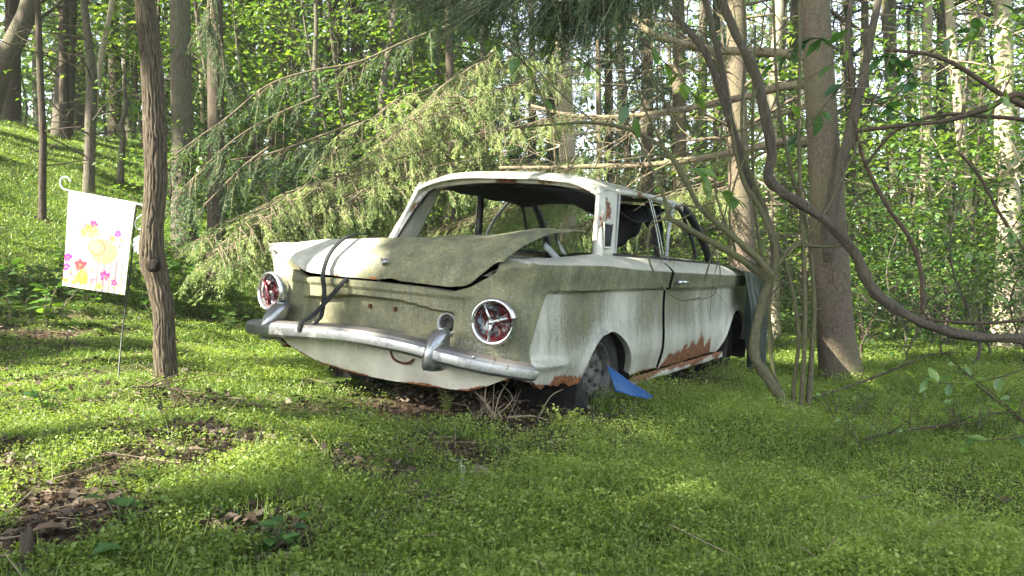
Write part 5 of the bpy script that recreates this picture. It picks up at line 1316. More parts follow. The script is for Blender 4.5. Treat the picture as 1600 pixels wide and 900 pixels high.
vb = at(1630, 532, 4.3); vine = solo('wild_vine', 'thick woody vine curving down from the top and out to the right edge', 'vine', (vb[0], vb[1], float(gz(vb[0], vb[1]))))
stem_obj('stem', [(1112, -60), (1128, 0), (1150, 55), (1178, 110), (1196, 180), (1206, 240), (1200, 278), (1225, 302), (1262, 325), (1305, 358), (1335, 395), (1352, 432), (1372, 462), (1415, 492), (1470, 515), (1530, 527), (1600, 530), (1680, 540)], 4.6, [12, 13, 14, 16, 15, 14, 15, 17, 15, 16, 14, 14], MAT['vine'], vine, 14, 150, .42)
stem_obj('side_stem', [(1010, -30), (1060, 30), (1100, 80), (1125, 140), (1150, 220), (1165, 270), (1195, 330), (1215, 420)], [4.9] * 6 + [5.0, 5.0], [9, 11, 12, 12, 10, 8], MAT['vine'], vine, 8, 70)
stem_obj('side_stem', [(1095, -30), (1112, 40), (1128, 110), (1140, 180), (1150, 240)], 5.0, [10, 10, 9, 8], MAT['vine'], vine, 8, 50)
v2 = ground_at(1300, 605); vine2 = solo('wild_vine', 'stringy vine climbing the right side of the big spruce trunk', 'vine', v2)
stem_obj('stem', [(1292, 398), (1300, 340), (1312, 270), (1330, 200), (1345, 140), (1358, 70), (1372, 0), (1380, -60)], 6.7, [11, 15, 17, 14, 12, 11, 10], MAT['vine'], vine2, 12, 80, .3)
stem_obj('side_stem', [(1290, 410), (1288, 350), (1300, 290), (1322, 220), (1333, 150), (1325, 60), (1335, -40)], 6.75, [7, 9, 9, 8, 7], MAT['vine'], vine2, 8, 60, .3)
leafy_twigs(vine2, [[(1340, 205), (1400, 150), (1440, 100), (1480, 60), (1560, 5)], [(1335, 110), (1300, 150), (1270, 190), (1240, 220)], [(1350, 95), (1400, 90), (1440, 140)], [(1345, 150), (1390, 170), (1440, 190)], [(1310, 80), (1280, 60), (1250, 70), (1210, 100)]], [5.4, 5.2, 5.0, 5.2, 5.0], .005, MAT['twig_dark'], .13, (.1, .8), 'leaf_b', prob=.6)

sb = ground_at(1240, 658); shrub = solo('bare_shrub', 'many stemmed bare shrub whose branches arch left over the side of the car', 'shrub', sb); sd = sb[1]
stem_obj('stem', [(1246, 668), (1228, 635), (1205, 598), (1180, 562), (1180, 520), (1192, 470), (1205, 428)], sd, [24, 19, 16, 16, 15, 13, 11], MAT['shrub_bark'], shrub, 14, 70, .34)
stem_obj('stem', [(1205, 440), (1185, 425), (1150, 400), (1100, 372), (1062, 350), (1046, 340), (1040, 315), (1018, 260), (990, 205)], [sd, sd, sd - .05, sd - .1, sd - .15, sd - .15, sd - .15, sd - .1, sd], [12, 11, 11, 10, 9, 8, 6, 4, 3], MAT['shrub_bark'], shrub, 10, 80)
stem_obj('stem', [(1208, 432), (1180, 400), (1140, 365), (1095, 325), (1070, 280), (1040, 235), (990, 205), (930, 192), (860, 195), (800, 200)], sd - .05, [11, 10, 9, 8, 8, 7, 5, 4, 3], MAT['shrub_bark'], shrub, 10, 80)
stem_obj('stem', [(1208, 430), (1212, 390), (1190, 330), (1165, 290), (1150, 240), (1140, 180)], sd + .05, [12, 10, 9, 8, 6, 4], MAT['shrub_bark'], shrub, 8, 60)
stem_obj('stem', [(1206, 430), (1222, 405), (1240, 385), (1290, 385), (1330, 384)], sd + .05, [10, 8, 6, 5, 3], MAT['shrub_bark'], shrub, 8, 50)
stem_obj('stem', [(1250, 655), (1256, 560), (1258, 450), (1252, 330), (1248, 200), (1250, 60), (1246, -60)], sd + .05, [7, 7, 6, 6, 5, 4], MAT['shrub_bark'], shrub, 8, 70)
stem_obj('stem', [(1262, 650), (1268, 560), (1272, 470), (1262, 360), (1235, 260), (1215, 150), (1208, -20)], sd + .1, [10, 8, 7, 6, 6, 5, 4], MAT['shrub_bark'], shrub, 8, 70)
stem_obj('stem', [(1240, 650), (1240, 600), (1248, 530), (1235, 440), (1196, 330), (1160, 220), (1165, 60), (1160, -40)], sd + .1, [6, 6, 6, 6, 5, 4, 4], MAT['shrub_bark'], shrub, 7, 70)
stem_obj('stem', [(1225, 640), (1205, 560), (1200, 470), (1180, 330), (1176, 200), (1180, 40)], sd + .3, [7, 6, 6, 5, 5, 4], MAT['shrub_bark'], shrub, 7, 70)
tw = MB(); o_ = np.array(sb)
for pts, dd, w in [([(1046, 342), (1030, 345), (1015, 360), (1013, 400), (1030, 440), (1060, 468), (1095, 465)], sd - .35, 4), ([(1110, 378), (1125, 420), (1115, 460), (1080, 470)], sd - .2, 2.5), ([(1095, 325), (1060, 322), (1020, 345), (1012, 372)], sd - .3, 3.5), ([(1140, 365), (1118, 300), (1120, 240), (1135, 180)], sd, 3.5), ([(1070, 280), (1050, 300), (1020, 310), (990, 330)], sd - .1, 3),
                   ([(1150, 400), (1140, 340), (1150, 280), (1180, 220), (1225, 160), (1260, 120)], sd, 4), ([(990, 205), (960, 160), (930, 110), (880, 60)], sd, 3), ([(1040, 235), (1000, 150), (990, 70), (1010, 0)], sd, 4), ([(930, 192), (880, 150), (820, 90), (760, 20)], sd, 3), ([(1230, 400), (1290, 330), (1350, 200), (1400, 60)], sd, 4), ([(1060, 345), (1090, 330), (1120, 332)], sd - .1, 3),
                   ([(868, 200), (850, 160), (820, 100), (770, 60), (700, 35), (600, 0)], sd - .3, 4.5), ([(1055, 200), (1035, 150), (1000, 90), (960, 40), (900, 0), (820, -40)], sd - .2, 4), ([(1100, 440), (1140, 300), (1135, 200)], sd + .1, 3)]:
    P = catmull(P_at(pts, dd), 40) - o_; V, F = tube(P, np.linspace(w, w * .5, 40) / 2 / FPX * sd, 6, cap=False); tw.add(V, F)
for k in range(46):
    p = at(random.uniform(1000, 1330), random.uniform(60, 450), sd + random.uniform(-.2, .5)) - o_; branch_cloud(tw, p, (random.uniform(-1, 1), random.uniform(-.3, .3), random.uniform(-.6, .8)), random.uniform(.2, .6), .0028, 1, [], .0, .35, 4, 2)
tw.build('twigs', MAT['shrub_bark'], shrub)
leafy_twigs(shrub, [[(620, -5), (700, 35), (770, 65), (830, 110), (866, 190)], [(760, 15), (850, 60), (930, 110), (1000, 190)], [(1000, 60), (1060, 120), (1100, 170)], [(1075, 250), (1110, 290), (1150, 310)], [(1340, 60), (1300, 100), (1255, 130), (1230, 180)]], [sd - .5, sd - .5, sd - .4, sd - .4, sd - .5], .004, MAT['twig_dark'], .10, (.2, .9), 'leaf_a', prob=.42)

# branches coming in from the right
rb_ = at(1700, 560, 4.8); rb_[2] = float(gz(rb_[0], rb_[1])); side = solo('leafy_shrub', 'sprawling shrub at the right edge with long dark arching branches', 'shrub', rb_)
for pts, dd, w in [([(1720, 400), (1660, 230), (1600, 150), (1540, 170), (1480, 188), (1420, 195), (1335, 205)], 4.9, [14, 12, 10, 8, 7, 5]), ([(1720, 300), (1640, 190), (1600, 165), (1560, 145), (1500, 105), (1450, 85), (1385, 78)], 5.1, [12, 11, 9, 8, 6, 5]), ([(1700, 210), (1620, 190), (1540, 182), (1470, 180), (1400, 205), (1350, 260)], 5.3, [7, 7, 6, 5, 4]),
                   ([(1332, 180), (1350, 250), (1385, 320), (1420, 370), (1438, 420), (1442, 490)], 4.7, [5, 6, 7, 7, 6]), ([(1500, 240), (1530, 275), (1560, 330), (1600, 390)], 4.8, [5, 5, 4]), ([(1600, 500), (1540, 505), (1480, 502), (1430, 495)], 5.0, [5, 5, 4])]:
    stem_obj('stem', pts, dd, w, MAT['twig_dark'], side, 8, 60)
leafy_twigs(side, [[(1600, 330), (1560, 380), (1500, 400)], [(1640, 560), (1560, 590), (1490, 600), (1430, 590)], [(1650, 640), (1600, 680), (1520, 690)], [(1660, 460), (1600, 470), (1540, 460)], [(1640, 700), (1580, 640), (1520, 590), (1470, 560)], [(1580, 120), (1540, 190), (1480, 240)], [(1600, 60), (1550, 40), (1500, 60)]], [4.2, 3.6, 3.3, 4.2, 3.4, 4.6, 4.6], .0035, MAT['twig_dark'], .07, (.3, 1), 'leaf_a', prob=.5)
def fallen(label, pts, w, lift=.05, group='fallen branches on the forest floor'):
    P = [ground_at(x, y) + (0, 0, lift) for x, y in pts]; P = catmull(P, 40); ww = np.interp(np.linspace(0, 1, 40), np.linspace(0, 1, len(w)), w)
    V, F = tube(P, ww, 7, lambda i, a, PP_, rd: np.array([[N3(k * .6, x, 0) * rd[k] * .3 for x in a] for k in i])); b = MB(); b.add(V, F)
    for k in range(5):
        i = random.randint(5, 36); branch_cloud(b, P[i], (random.uniform(-1, 1), random.uniform(-1, 1), random.uniform(0, .5)), random.uniform(.12, .35), .003, 0, [], 0, .3, 4)
    o = b.build('fallen_branch', MAT['twig_dark']); tag(o, label, 'branch', group); return o
fallen('long dead branch lying from the shrub base up to the right', [(1268, 655), (1340, 625), (1400, 600), (1450, 575), (1500, 570)], [.008, .010, .010, .007, .005], .12)
fallen('bent dead branch lying low in the lower right greenery', [(1350, 718), (1420, 700), (1480, 690), (1530, 675), (1590, 668)], [.004, .006, .007, .006, .005], .08)
fallen('dead branch slanting down to the right edge', [(1480, 570), (1510, 610), (1550, 650), (1605, 705)], [.005, .007, .008, .009], .12)
fallen('short pale stick lying right of the furrowed tree', [(205, 616), (240, 614), (282, 618)], [.005, .006, .004], .02)
fallen('dark stick on the ground left of the car', [(258, 650), (285, 645), (315, 645)], [.006, .007, .004], .02)

# ---------------------------------------------------------------- undergrowth on the ground
def cover():
    n0 = 2000000
    d = 1.45 + (17 - 1.45) * rng.uniform(0, 1, n0) ** 2.1; a = rng.uniform(-.80, .80, n0); x = a * d; y = d
    xn, yn = x, y; g = greenness(x, y)
    clump = .5 + .5 * np.sin(x * 13 + 3 * np.sin(y * 9)) * np.sin(y * 15 + 2 * np.sin(x * 8)) + .35 * np.sin(x * 37 + y * 5) * np.sin(y * 41 - x * 7)
    lush = sstep(x + .25 * y - .2, -1.6, .6) * np.exp(-np.maximum(0, y - 7) / 8)
    keep = rng.uniform(0, 1, n0) < (g ** 1.15) * np.clip(.35 + .5 * clump + .35 * lush, .05, 1) * np.where(y > 8, .8, 1)
    # nothing grows through the car
    M = np.array(CM.inverted()); 
    P = np.stack([x, y, gz(x, y), np.ones_like(x)], 1) @ M.T
    under = (np.abs(P[:, 0]) < .70) & (P[:, 1] > .12) & (P[:, 1] < 4.0)
    keep &= ~under
    x, y, g, clump, lush = x[keep], y[keep], g[keep], clump[keep], lush[keep]; n = len(x); d = y
    cl2 = .5 + .5 * np.sin(x * 5.1 + 2 * np.sin(y * 4.3)) * np.sin(y * 6.3 + 2 * np.sin(x * 3.7))
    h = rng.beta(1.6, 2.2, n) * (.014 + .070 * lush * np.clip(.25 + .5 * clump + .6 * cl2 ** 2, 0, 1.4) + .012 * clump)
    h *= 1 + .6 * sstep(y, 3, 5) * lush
    C = np.stack([x, y, gz(x, y) + h], 1); s = (.0060 + .0022 * rng.normal(0, 1, n)) * np.maximum(1, d / 4.0) ** .9; s = np.clip(s, .004, .05)
    A = rnd(n) * [1, 1, .45]; Nn = rnd(n) * .55 + [0, -.1, .9]
    patch = .5 * np.sin(x * 2.3 + 1.7 * np.sin(y * 1.9)) + .5 * np.sin(y * 2.9 + x)
    sp = sstep(np.sin(x * 1.9 + 1.5 * np.sin(y * 2.7) + 1) * np.sin(y * 2.2 + 1.2 * np.sin(x * 3.1)), -.1, .5)
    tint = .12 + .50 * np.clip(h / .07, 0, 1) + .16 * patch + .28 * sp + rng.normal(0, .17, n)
    broad = rng.uniform(0, 1, n) < .025; s = np.where(broad, s * 1.7, s); tint = np.where(broad, tint - .22, tint)
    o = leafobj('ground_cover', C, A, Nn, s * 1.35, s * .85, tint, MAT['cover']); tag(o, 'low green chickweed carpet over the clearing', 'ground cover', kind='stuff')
    # fine stalks and grass
    n0 = 300000; d = 1.45 + (20 - 1.45) * rng.uniform(0, 1, n0) ** 1.8; a = rng.uniform(-.80, .80, n0); x = a * d; y = d; g = greenness(x, y)
    lush = sstep(x + .25 * y - .2, -1.6, .6)
    hill = sstep(-.75 * x + .66 * y, 6.5, 8)
    P = np.stack([x, y, gz(x, y), np.ones_like(x)], 1) @ M.T; under = (np.abs(P[:, 0]) < .72) & (P[:, 1] > .1) & (P[:, 1] < 4.0)
    keep = (rng.uniform(0, 1, n0) < g * (.22 + .55 * lush + .5 * hill)) & ~under; x, y, lush, hill = x[keep], y[keep], lush[keep], hill[keep]; n = len(x)
    L = rng.uniform(.015, .05, n) * (1 + .6 * lush + .8 * hill) * np.where(rng.uniform(0, 1, n) < .03, 1.7, 1)
    C = np.stack([x, y, gz(x, y)], 1); A = rnd(n) * .55 + [0, 0, 1]; w = rng.uniform(.0009, .0020, n) * np.maximum(1, y / 3.2)
    o = leafobj('grass', C, A, rnd(n) + [0, -1, .3], L, w, rng.uniform(.1, 1, n), MAT['blade'], None, .3); tag(o, 'thin grass stalks standing among the low greenery', 'grass', kind='stuff')
    # dead leaves
    n0 = 130000; d = 1.45 + (13 - 1.45) * rng.uniform(0, 1, n0) ** 1.6; x = rng.uniform(-.8, .8, n0) * d; y = d; g = greenness(x, y)
    keep = rng.uniform(0, 1, n0) < np.clip(1.10 - g, 0.10, 1) ** 1.2 * .62; x, y = x[keep], y[keep]; n = len(x)
    C = np.stack([x, y, gz(x, y) + rng.uniform(-.004, .018, n)], 1); L = rng.uniform(.008, .028, n) * (1 + .10 * y)
    o = leafobj('leaf_litter', C, rnd(n) * [1, 1, .3], rnd(n) * .7 + [0, 0, 1], L, L * rng.uniform(.3, .8, n), rng.beta(1.1, 1.8, n), MAT['litter']); tag(o, 'brown dead leaves and crumbs on the bare patches', 'leaf litter', kind='stuff')
    # twigs lying about
    n = 900; y = 1.6 + 9 * rng.uniform(0, 1, n) ** 1.5; x = rng.uniform(-.75, .75, n) * y; C = np.stack([x, y, gz(x, y) + .012], 1); D = rnd(n) * [1, 1, .12]; D = unit(D) * rng.uniform(.04, .22, n)[:, None]
    V, F = ribbons(C, C + D, .004); o = mesh('twig_litter', V, F, MAT['twig'], None, False); tag(o, 'small dry twigs scattered on the ground', 'twigs', kind='stuff')
cover()

def weed(label, px, py, hgt, nst, leafL, mat, spread=.05, group=None, per=9, d=None, asp=.5, tint=(.2, .9), name='weed', flat=.3):
    b = ground_at(px, py) if d is None else at(px, py, d); root = thing(name, label, 'plant', tuple(b), group); mb = MB(); C = []; A = []; L = []
    for k in range(nst):
        a = random.uniform(0, 6.28); q = np.array([math.cos(a), math.sin(a), 0]) * spread * random.uniform(.2, 1); hh = hgt * random.uniform(.6, 1)
        P = catmull([(q[0] * .3, q[1] * .3, -.01), (q[0] * .6, q[1] * .6, hh * .5), (q[0] * 1.1, q[1] * 1.1, hh)], 10); V, F = tube(P, .0016, 5, cap=False); mb.add(V, F)
        for j in range(per):
            i = random.randint(2, 9) if per > 1 else 9; C.append(P[i]); an = random.uniform(0, 6.28); A.append((math.cos(an), math.sin(an), random.uniform(-.1, .6))); L.append(leafL * random.uniform(.6, 1.15))
    mb.build('stem', MAT['shrub_bark'] if mat != 'silver' else MAT['silver'], root); L = np.array(L); n = len(L)
    V, F, T = bigleaves(np.array(C), np.array(A, float), np.array([0, 0, 1]) + rnd(n) * flat, L, L * asp, rng.uniform(*tint, n)); mesh('leaves', V, F, MAT[mat], root, False, {'tint': T})
    return root
weed('bushy little green weed in front of the bumper', 697, 648, .11, 9, .022, 'cover', .055, per=16)
weed('pale silvery seedling standing alone in the grass in front of the car', 722, 772, .10, 2, .035, 'silver', .01, per=4, asp=.28)
weed('broad leaved seedling at the lower left near the dead leaves', 190, 822, .05, 6, .045, 'leaf_b', .06, per=2, asp=.85, tint=(.5, 1))
weed('small round leaved seedling in the bottom left corner', 128, 885, .04, 5, .042, 'leaf_b', .06, per=2, asp=.9, tint=(.5, 1))
weed('dark leafy clump in the foreground left of the middle', 425, 868, .07, 8, .04, 'leaf_b', .07, per=4, asp=.7)
weed('bluish green broad leaves in the grass at the lower right', 1258, 770, .06, 6, .05, 'leaf_b', .05, per=3, asp=.5, tint=(.6, 1))
weed('light green seedling at the bottom right corner', 1450, 880, .05, 7, .04, 'leaf_a', .07, per=3, asp=.6)
weed('leafy sprig beside the base of the vine covered shrub', 1232, 690, .07, 4, .05, 'leaf_a', .04, per=2, asp=.4)
weed('bushy green weed between the flag stake and the left edge', 70, 640, .10, 7, .05, 'leaf_a', .05, per=3, asp=.5)
weed('green weed growing up against the rear wheel', 985, 668, .12, 12, .02, 'cover', .12, per=16)
weed('tall thin weeds standing by the front wheel under the tarpaulin', 1120, 625, .26, 14, .025, 'cover', .16, per=14)
weed('weeds crowding round the front wheel of the car', 1140, 612, .24, 16, .028, 'cover', .22, per=16)
weed('weeds growing along the sill of the car', 1040, 640, .16, 12, .022, 'cover', .16, per=14)
weed('weeds in front of the right rear corner of the car', 880, 672, .12, 12, .02, 'cover', .12, per=16)
for k in range(26):
    r_ = random.Random(k); px = r_.uniform(1280, 1620); py = r_.uniform(560, 720); 
    if k == 0: w0 = weed('knee high leafy weed in the greenery at the right edge', px, py, .16, 9, .035, 'leaf_a', .10, 'leafy weeds at the right edge', per=6, asp=.5, tint=(.3, 1))
    else: g_ = ground_at(px, py); copy_tree(w0, tuple(g_), r_.uniform(0, 6), r_.uniform(.7, 1.4))
for k in range(60):
    r_ = random.Random(100 + k); px = r_.uniform(-60, 560); py = r_.uniform(395, 520)
    if k == 0: w1 = weed('low leafy plant of the patch at the foot of the slope', px, py, .15, 9, .055, 'leaf_a', .14, 'low leafy plants along the foot of the slope', per=5, asp=.6, tint=(.0, .7))
    else: g_ = ground_at(px, py); copy_tree(w1, tuple(g_), r_.uniform(0, 6), r_.uniform(1.0, 2.1))

# dead stems at the rear of the car
g0 = ground_at(772, 655); root = thing('dead_weed', 'tuft of dry bare stems sticking up in front of the tail of the car', 'plant', tuple(g0))
b = MB(); d0 = g0[1]
for pts, w in [([(770, 650), (758, 625), (762, 596), (768, 585)], 3), ([(772, 652), (780, 620), (797, 590)], 3), ([(775, 650), (760, 630), (742, 612)], 2.5), ([(768, 655), (800, 625), (785, 600)], 2.5), ([(778, 655), (765, 640), (752, 618)], 2.5), ([(785, 655), (778, 640), (788, 632)], 3), ([(790, 652), (830, 650), (856, 656)], 4), ([(840, 655), (860, 620), (880, 608)], 2.5), ([(770, 648), (772, 600), (776, 545), (780, 520)], 1.8)]:
    P = catmull([at(x, y, d0 - .02) for x, y in pts], 14) - g0; V, F = tube(P, np.linspace(w, w * .4, 14) / 2 / FPX * d0, 6, cap=False); b.add(V, F)
for k in range(14): branch_cloud(b, np.array([random.gauss(0, .05), random.gauss(0, .03), 0]), (random.gauss(0, .5), random.gauss(0, .3), 1), random.uniform(.05, .16), .0018, 1, [], 0, .3, 4, 2)
b.build('stems', MAT['twig'], root)

# stones and stubs
def stone(label, px, py, s, mat='boulder', name='stone', cat='stone', seed=0, lift=.25):
    g = ground_at(px, py); V = []; n = 14; m = 18
    for i in range(n):
        t = math.pi * i / (n - 1)
        for j in range(m):
            p = 2 * math.pi * j / m; q = (math.sin(t) * math.cos(p), math.sin(t) * math.sin(p), math.cos(t)); k = 1 + .45 * N3(q[0] * 1.3 + seed, q[1] * 1.3, q[2] * 1.3) + .15 * N3(q[0] * 4, q[1] * 4 + seed, q[2] * 4)
            V.append((g[0] + q[0] * s[0] * k, g[1] + q[1] * s[1] * k, g[2] + s[2] * lift + q[2] * s[2] * k))
    o = mesh(name, V, grid_faces(n, m, True), MAT[mat]); tag(o, label, cat); return o
stone('brownish stone half sunk in the grass beside the silvery seedling', 748, 745, (.035, .03, .03), seed=2)
stone('tan stone at the bottom of the picture near the dark leafy clump', 450, 886, (.03, .02, .02), seed=5)
stone('dark brown rotten stub at the bottom left corner', 42, 878, (.013, .015, .045), 'bark_dark', 'wood_stub', 'wood', 3, .5)
stone('small dark upright stub in the grass left of the middle', 506, 722, (.010, .01, .035), 'bark_dark', 'wood_stub', 'wood', 8, .6)
stone('dark clod beside the grey leaf under the bumper', 478, 612, (.06, .06, .035), 'bark_dark', 'clod', 'clod', 11)

def curled_leaf(label, px, py, L, rz, tone):
    g = ground_at(px, py); V = []; n = 12; m = 7
    for i in range(n):
        t = i / (n - 1); w = L * .32 * math.sin(math.pi * min(1, t * 1.05)) ** .8 * (1 + .18 * math.sin(t * 26))
        for j in range(m):
            q = (j / (m - 1) * 2 - 1); x = (t - .5) * L; y = q * w; z = .25 * w * q * q + .12 * L * math.sin(t * 3) + .02
            V.append((g[0] + x * math.cos(rz) - y * math.sin(rz), g[1] + x * math.sin(rz) + y * math.cos(rz), g[2] + z))
    o = mesh('dead_leaf', V, grid_faces(n, m), MAT['litter'], attrs={'tint': np.full(n * m, tone) + rng.normal(0, .05, n * m)}); tag(o, label, 'dead leaf', 'large dead leaves on the ground')
curled_leaf('pale pinkish dead leaf lying in the grass left of the middle', 555, 690, .07, .2, .75)
curled_leaf('reddish dead leaf on the bare patch at the right edge', 1572, 795, .09, 1.0, .45)
curled_leaf('brown curled dead leaf at the bottom left', 75, 852, .08, .4, .5)
curled_leaf('brown dead leaf on the bare patch in the middle foreground', 640, 775, .09, 2.0, .55)
curled_leaf('grey brown dead leaf left of the car', 395, 648, .09, .1, .65)
curled_leaf('brown dead leaf upright in front of the rear wheel', 893, 655, .06, 1.4, .5)

# ---------------------------------------------------------------- garden flag
fd = 3.75; fb = ground_at(183, 596)
stand = thing('flag_stand', 'thin black garden flag stand with curled pale hooks stuck in the grass', 'flag stand', tuple(fb)); fo = np.array(fb)
V, F = tube(catmull([fb - (0, 0, .06), at(190, 530, fd), at(203, 430, fd), at(212, 330, fd), at(216, 318, fd)], 40) - fo, .0035, 8); mesh('pole', V, F, MAT['flagpole'], stand)
V, F = tube(catmull([at(111, 284, fd), at(105, 277, fd), at(97, 278, fd), at(94, 286, fd), at(98, 294, fd), at(108, 298, fd), at(150, 306, fd), at(212, 318, fd), at(228, 322, fd)], 60) - fo, .0040, 8); mesh('arm', V, F, MAT['whiterod'], stand)
V, F = tube(catmull([at(226, 333, fd), at(216, 340, fd), at(211, 347, fd), at(213, 356, fd), at(222, 359, fd), at(228, 357, fd)], 30) - fo, .0035, 8); mesh('scroll', V, F, MAT['whiterod'], stand)
fl = []
for k in range(8):
    a = k * math.pi / 4; c = at(219, 383, fd - .01) - fo; fl.append((c[0] + .024 * math.cos(a), c[2] + .030 * math.sin(a)))
mbf = MB(); c = at(219, 383, fd - .012) - fo
for (x, z) in fl:
    V, F = lathe([(0, .004), (.010, .003), (.0135, 0), (.010, -.003), (0, -.004)], 12, 'y'); V += (x, c[1], z); mbf.add(V, F)
V, F = lathe([(0, .006), (.020, .004), (.024, 0), (.02, -.004), (0, -.006)], 16, 'y'); V[:, 0] *= .8; V += c; mbf.add(V, F)
mbf.build('flower_ornament', MAT['whiterod'], stand)
# cloth with its printed picture: hat with flowers hung over a picket fence
CW, HH = 96, 140
cor = [np.array(p) for p in (at(107, 297, fd), at(212, 316, fd), at(193, 461, fd - .05), at(97, 446, fd - .03))]
def cpt(u, v, lift=0):
    p = cor[0] * (1 - u) * (1 - v) + cor[1] * u * (1 - v) + cor[2] * u * v + cor[3] * (1 - u) * v
    p = p + np.array([0, .010 * math.sin(u * 5 + v * 3) * v - lift, 0]); return p
_fr = random.Random(4); PAL = [(.85, .2, .4), (.9, .6, .2), (.9, .75, .3), (.7, .3, .55), (.9, .5, .35), (.55, .6, .25), (.85, .45, .55)]
SPOTS = [(_fr.gauss(.38, .12), _fr.gauss(.39, .04), _fr.uniform(.010, .022), _fr.choice(PAL)) for _ in range(34)] + [(_fr.gauss(.82, .06), _fr.gauss(.42, .04), _fr.uniform(.010, .02), _fr.choice(PAL)) for _ in range(14)] + [(_fr.uniform(.02, .95), _fr.gauss(.88, .06), _fr.uniform(.012, .03), _fr.choice(PAL)) for _ in range(40)]
def flag_col(u, v):
    c = np.array([.68, .67, .63]); n1 = N3(u * 6, v * 8, 1); n2 = N3(u * 22, v * 28, 4)
    def mixc(k, col): nonlocal c; k = min(1, max(0, k)); c = c * (1 - k) + np.array(col) * k
    mixc(.25 * sstep(n1, .0, .5), (.85, .83, .70))
    # pickets
    if v > .60 and .30 < u < .98:
        s = (u * 11) % 1; mixc(.9 * (s < .3) * sstep(v, .60, .68), (.40, .34, .37))
    # hat
    r = math.hypot((u - .62) / .21, (v - .58) / .13); mixc(.75 * (r < 1 + .08 * n2), (.78, .46, .24)); r = math.hypot((u - .50) / .125, (v - .545) / .078); mixc(.8 * (r < 1.05), (.84, .52, .30)); mixc(.8 * (abs(r - 1.05) < .10), (.70, .28, .20)); mixc(.5 * (r < .6), (.88, .66, .42))
    for x, y, q, col in [(.42, .315, .055, (.88, .10, .34)), (.34, .36, .05, (.92, .60, .12)), (.46, .385, .06, (.93, .68, .22)), (.28, .41, .055, (.90, .75, .20)), (.52, .34, .04, (.95, .75, .55)), (.40, .42, .05, (.90, .55, .25)), (.27, .33, .03, (.65, .25, .55)), (.80, .37, .045, (.82, .14, .60)), (.73, .43, .04, (.75, .35, .20)), (.87, .43, .035, (.90, .50, .40)),
                         (.85, .50, .02, (.3, .25, .3)), (.25, .47, .02, (.45, .3, .4)), (.05, .70, .055, (.75, .06, .40)), (.04, .80, .05, (.60, .08, .45)), (.27, .76, .075, (.88, .09, .14)), (.33, .88, .09, (.93, .45, .10)), (.22, .92, .06, (.88, .70, .12)), (.12, .86, .03, (.85, .15, .3)), (.67, .83, .06, (.84, .06, .42)), (.82, .89, .04, (.86, .15, .40)), (.50, .90, .035, (.80, .3, .45)), (.42, .66, .03, (.85, .55, .7)), (.58, .13, .04, (.95, .78, .72)), (.05, .93, .045, (.75, .65, .12)), (.6, .95, .04, (.7, .75, .2))]:
        rr = math.hypot(u - x, (v - y) * 1.42); a = math.atan2(v - y, u - x); q *= 1.2; mixc(.92 * (rr < q * (1 + .18 * math.cos(5 * a + x * 30) + .25 * n2)), col)
        mixc(.7 * (rr < q * .3), (min(1, col[0] * 1.1), col[1] * .5 + .35, col[2] * .4 + .1))
    for k in range(len(SPOTS)):
        x, y, q, col = SPOTS[k]
        if abs(u - x) < .06 and abs(v - y) < .05: mixc(.65 * (math.hypot(u - x, (v - y) * 1.42) < q), col)
    if v > .75: mixc(.55 * sstep(n2, .25, .4), (.35, .50, .12))
    if .3 < v < .5 and (u < .6 or u > .68): mixc(.4 * sstep(n2, .35, .5) * (abs(v - .38) < .1), (.45, .55, .15))
    return np.clip(c, 0, 1) ** 1.5
V = np.array([cpt(i / (CW - 1), j / (HH - 1)) for i in range(CW) for j in range(HH)]); cols = np.array([flag_col(i / (CW - 1), j / (HH - 1)) for i in range(CW) for j in range(HH)])
Vb = V + (0, .0015, 0); F = np.concatenate([grid_faces(CW, HH), grid_faces(CW, HH)[:, ::-1] + len(V)])
cl_ = mesh('garden_flag', np.vstack([V, Vb]), F, MAT['cloth'], None, True, None, np.vstack([cols, cols]))
tag(cl_, 'white cloth garden flag printed with a straw hat and bright flowers', 'flag')

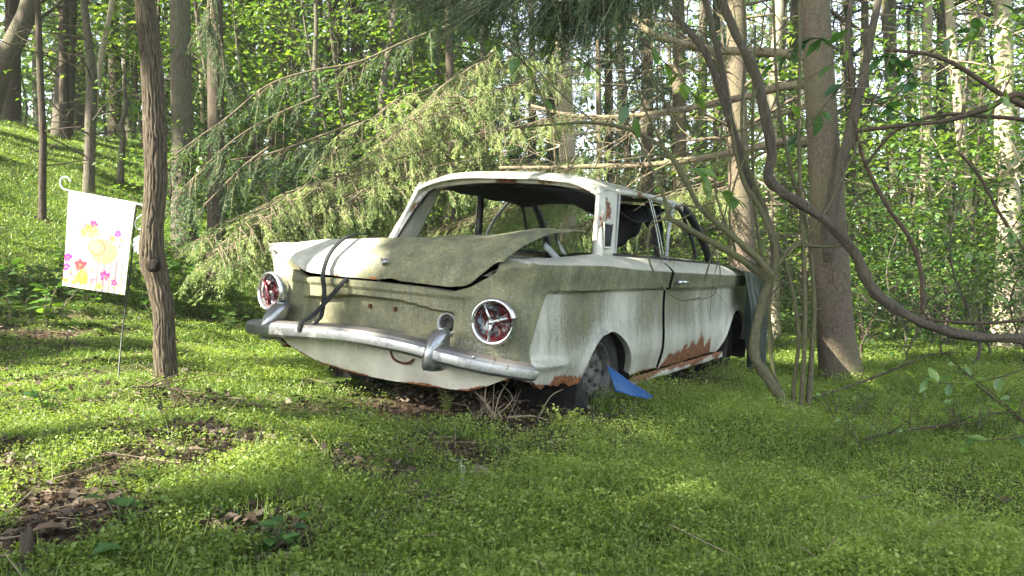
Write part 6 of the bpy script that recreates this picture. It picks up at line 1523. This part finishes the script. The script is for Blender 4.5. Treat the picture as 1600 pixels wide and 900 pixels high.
# ---------------------------------------------------------------- each repeat gets a label of its own
def relabel():
    zones = [(0, 'outside the left edge'), (235, 'left of the furrowed trunk'), (330, 'just right of the furrowed trunk'), (620, 'above the left end of the sunlit boughs'), (900, 'behind the car roof'), (1150, 'between car roof and shaggy trunk'),
             (1345, 'around the big spruce trunk'), (1600, 'right of the big spruce'), (99999, 'outside the right edge')]
    short = {'tall leafy trees of the wood': 'tall leafy tree', 'young leafy trees under the tall ones': 'young leafy sapling', 'leafy shrubs of the undergrowth': 'low leafy shrub', 'tall spruces of the wood': 'tall thin spruce',
             'leafy weeds at the right edge': 'knee high weed', 'low leafy plants along the foot of the slope': 'low leafy plant'}
    ords = ['', 'second ', 'third ', 'fourth ', 'fifth ', 'sixth ', 'seventh ', 'eighth ', 'ninth ', 'tenth ', 'eleventh ', 'twelfth ', 'thirteenth ', 'fourteenth ']
    by = {}
    for o in scene.objects:
        if o.parent is None and o.get('group') in short and 'category' in o:
            d = max(.5, o.location.y); px = 800 + o.location.x / d * FPX; g = o['group']
            z = next(w for lim, w in zones if px < lim); lim = (10.5, 15) if d > 7 else (3.6, 5.5); dep = 'near' if d < lim[0] else ('middling far' if d < lim[1] else 'far')
            by.setdefault((g, z, dep), []).append((px, o))
    for (g, z, dep), L in by.items():
        L.sort(key=lambda t: t[0]); n = len(L)
        for i, (px, o) in enumerate(L):
            if n == 1: o['label'] = f'the one {dep} {short[g]} {z}'
            else: o['label'] = f'{short[g]} {z}, {dep}, {ords[i] if i < len(ords) else str(i + 1) + "th "}from left'
relabel()
def haze():  # scattering volume added for soft glow and depth, not actual weather
    V, F = box((0, 40, 9), (190, 240, 40)); V = [(x, y, z if z > 0 else -12) for x, y, z in V]
    m = bpy.data.materials.new('veil_volume'); m.use_nodes = True; N = m.node_tree.nodes; N.clear(); p = N.new('ShaderNodeVolumePrincipled'); p.inputs['Color'].default_value = (.93, .96, .90, 1); p.inputs['Density'].default_value = .0014
    o = N.new('ShaderNodeOutputMaterial'); m.node_tree.links.new(p.outputs[0], o.inputs['Volume'])
    tag(mesh('haze', V, F, m, None, False), 'added light-scattering haze between the trees', 'haze', kind='stuff')
haze()
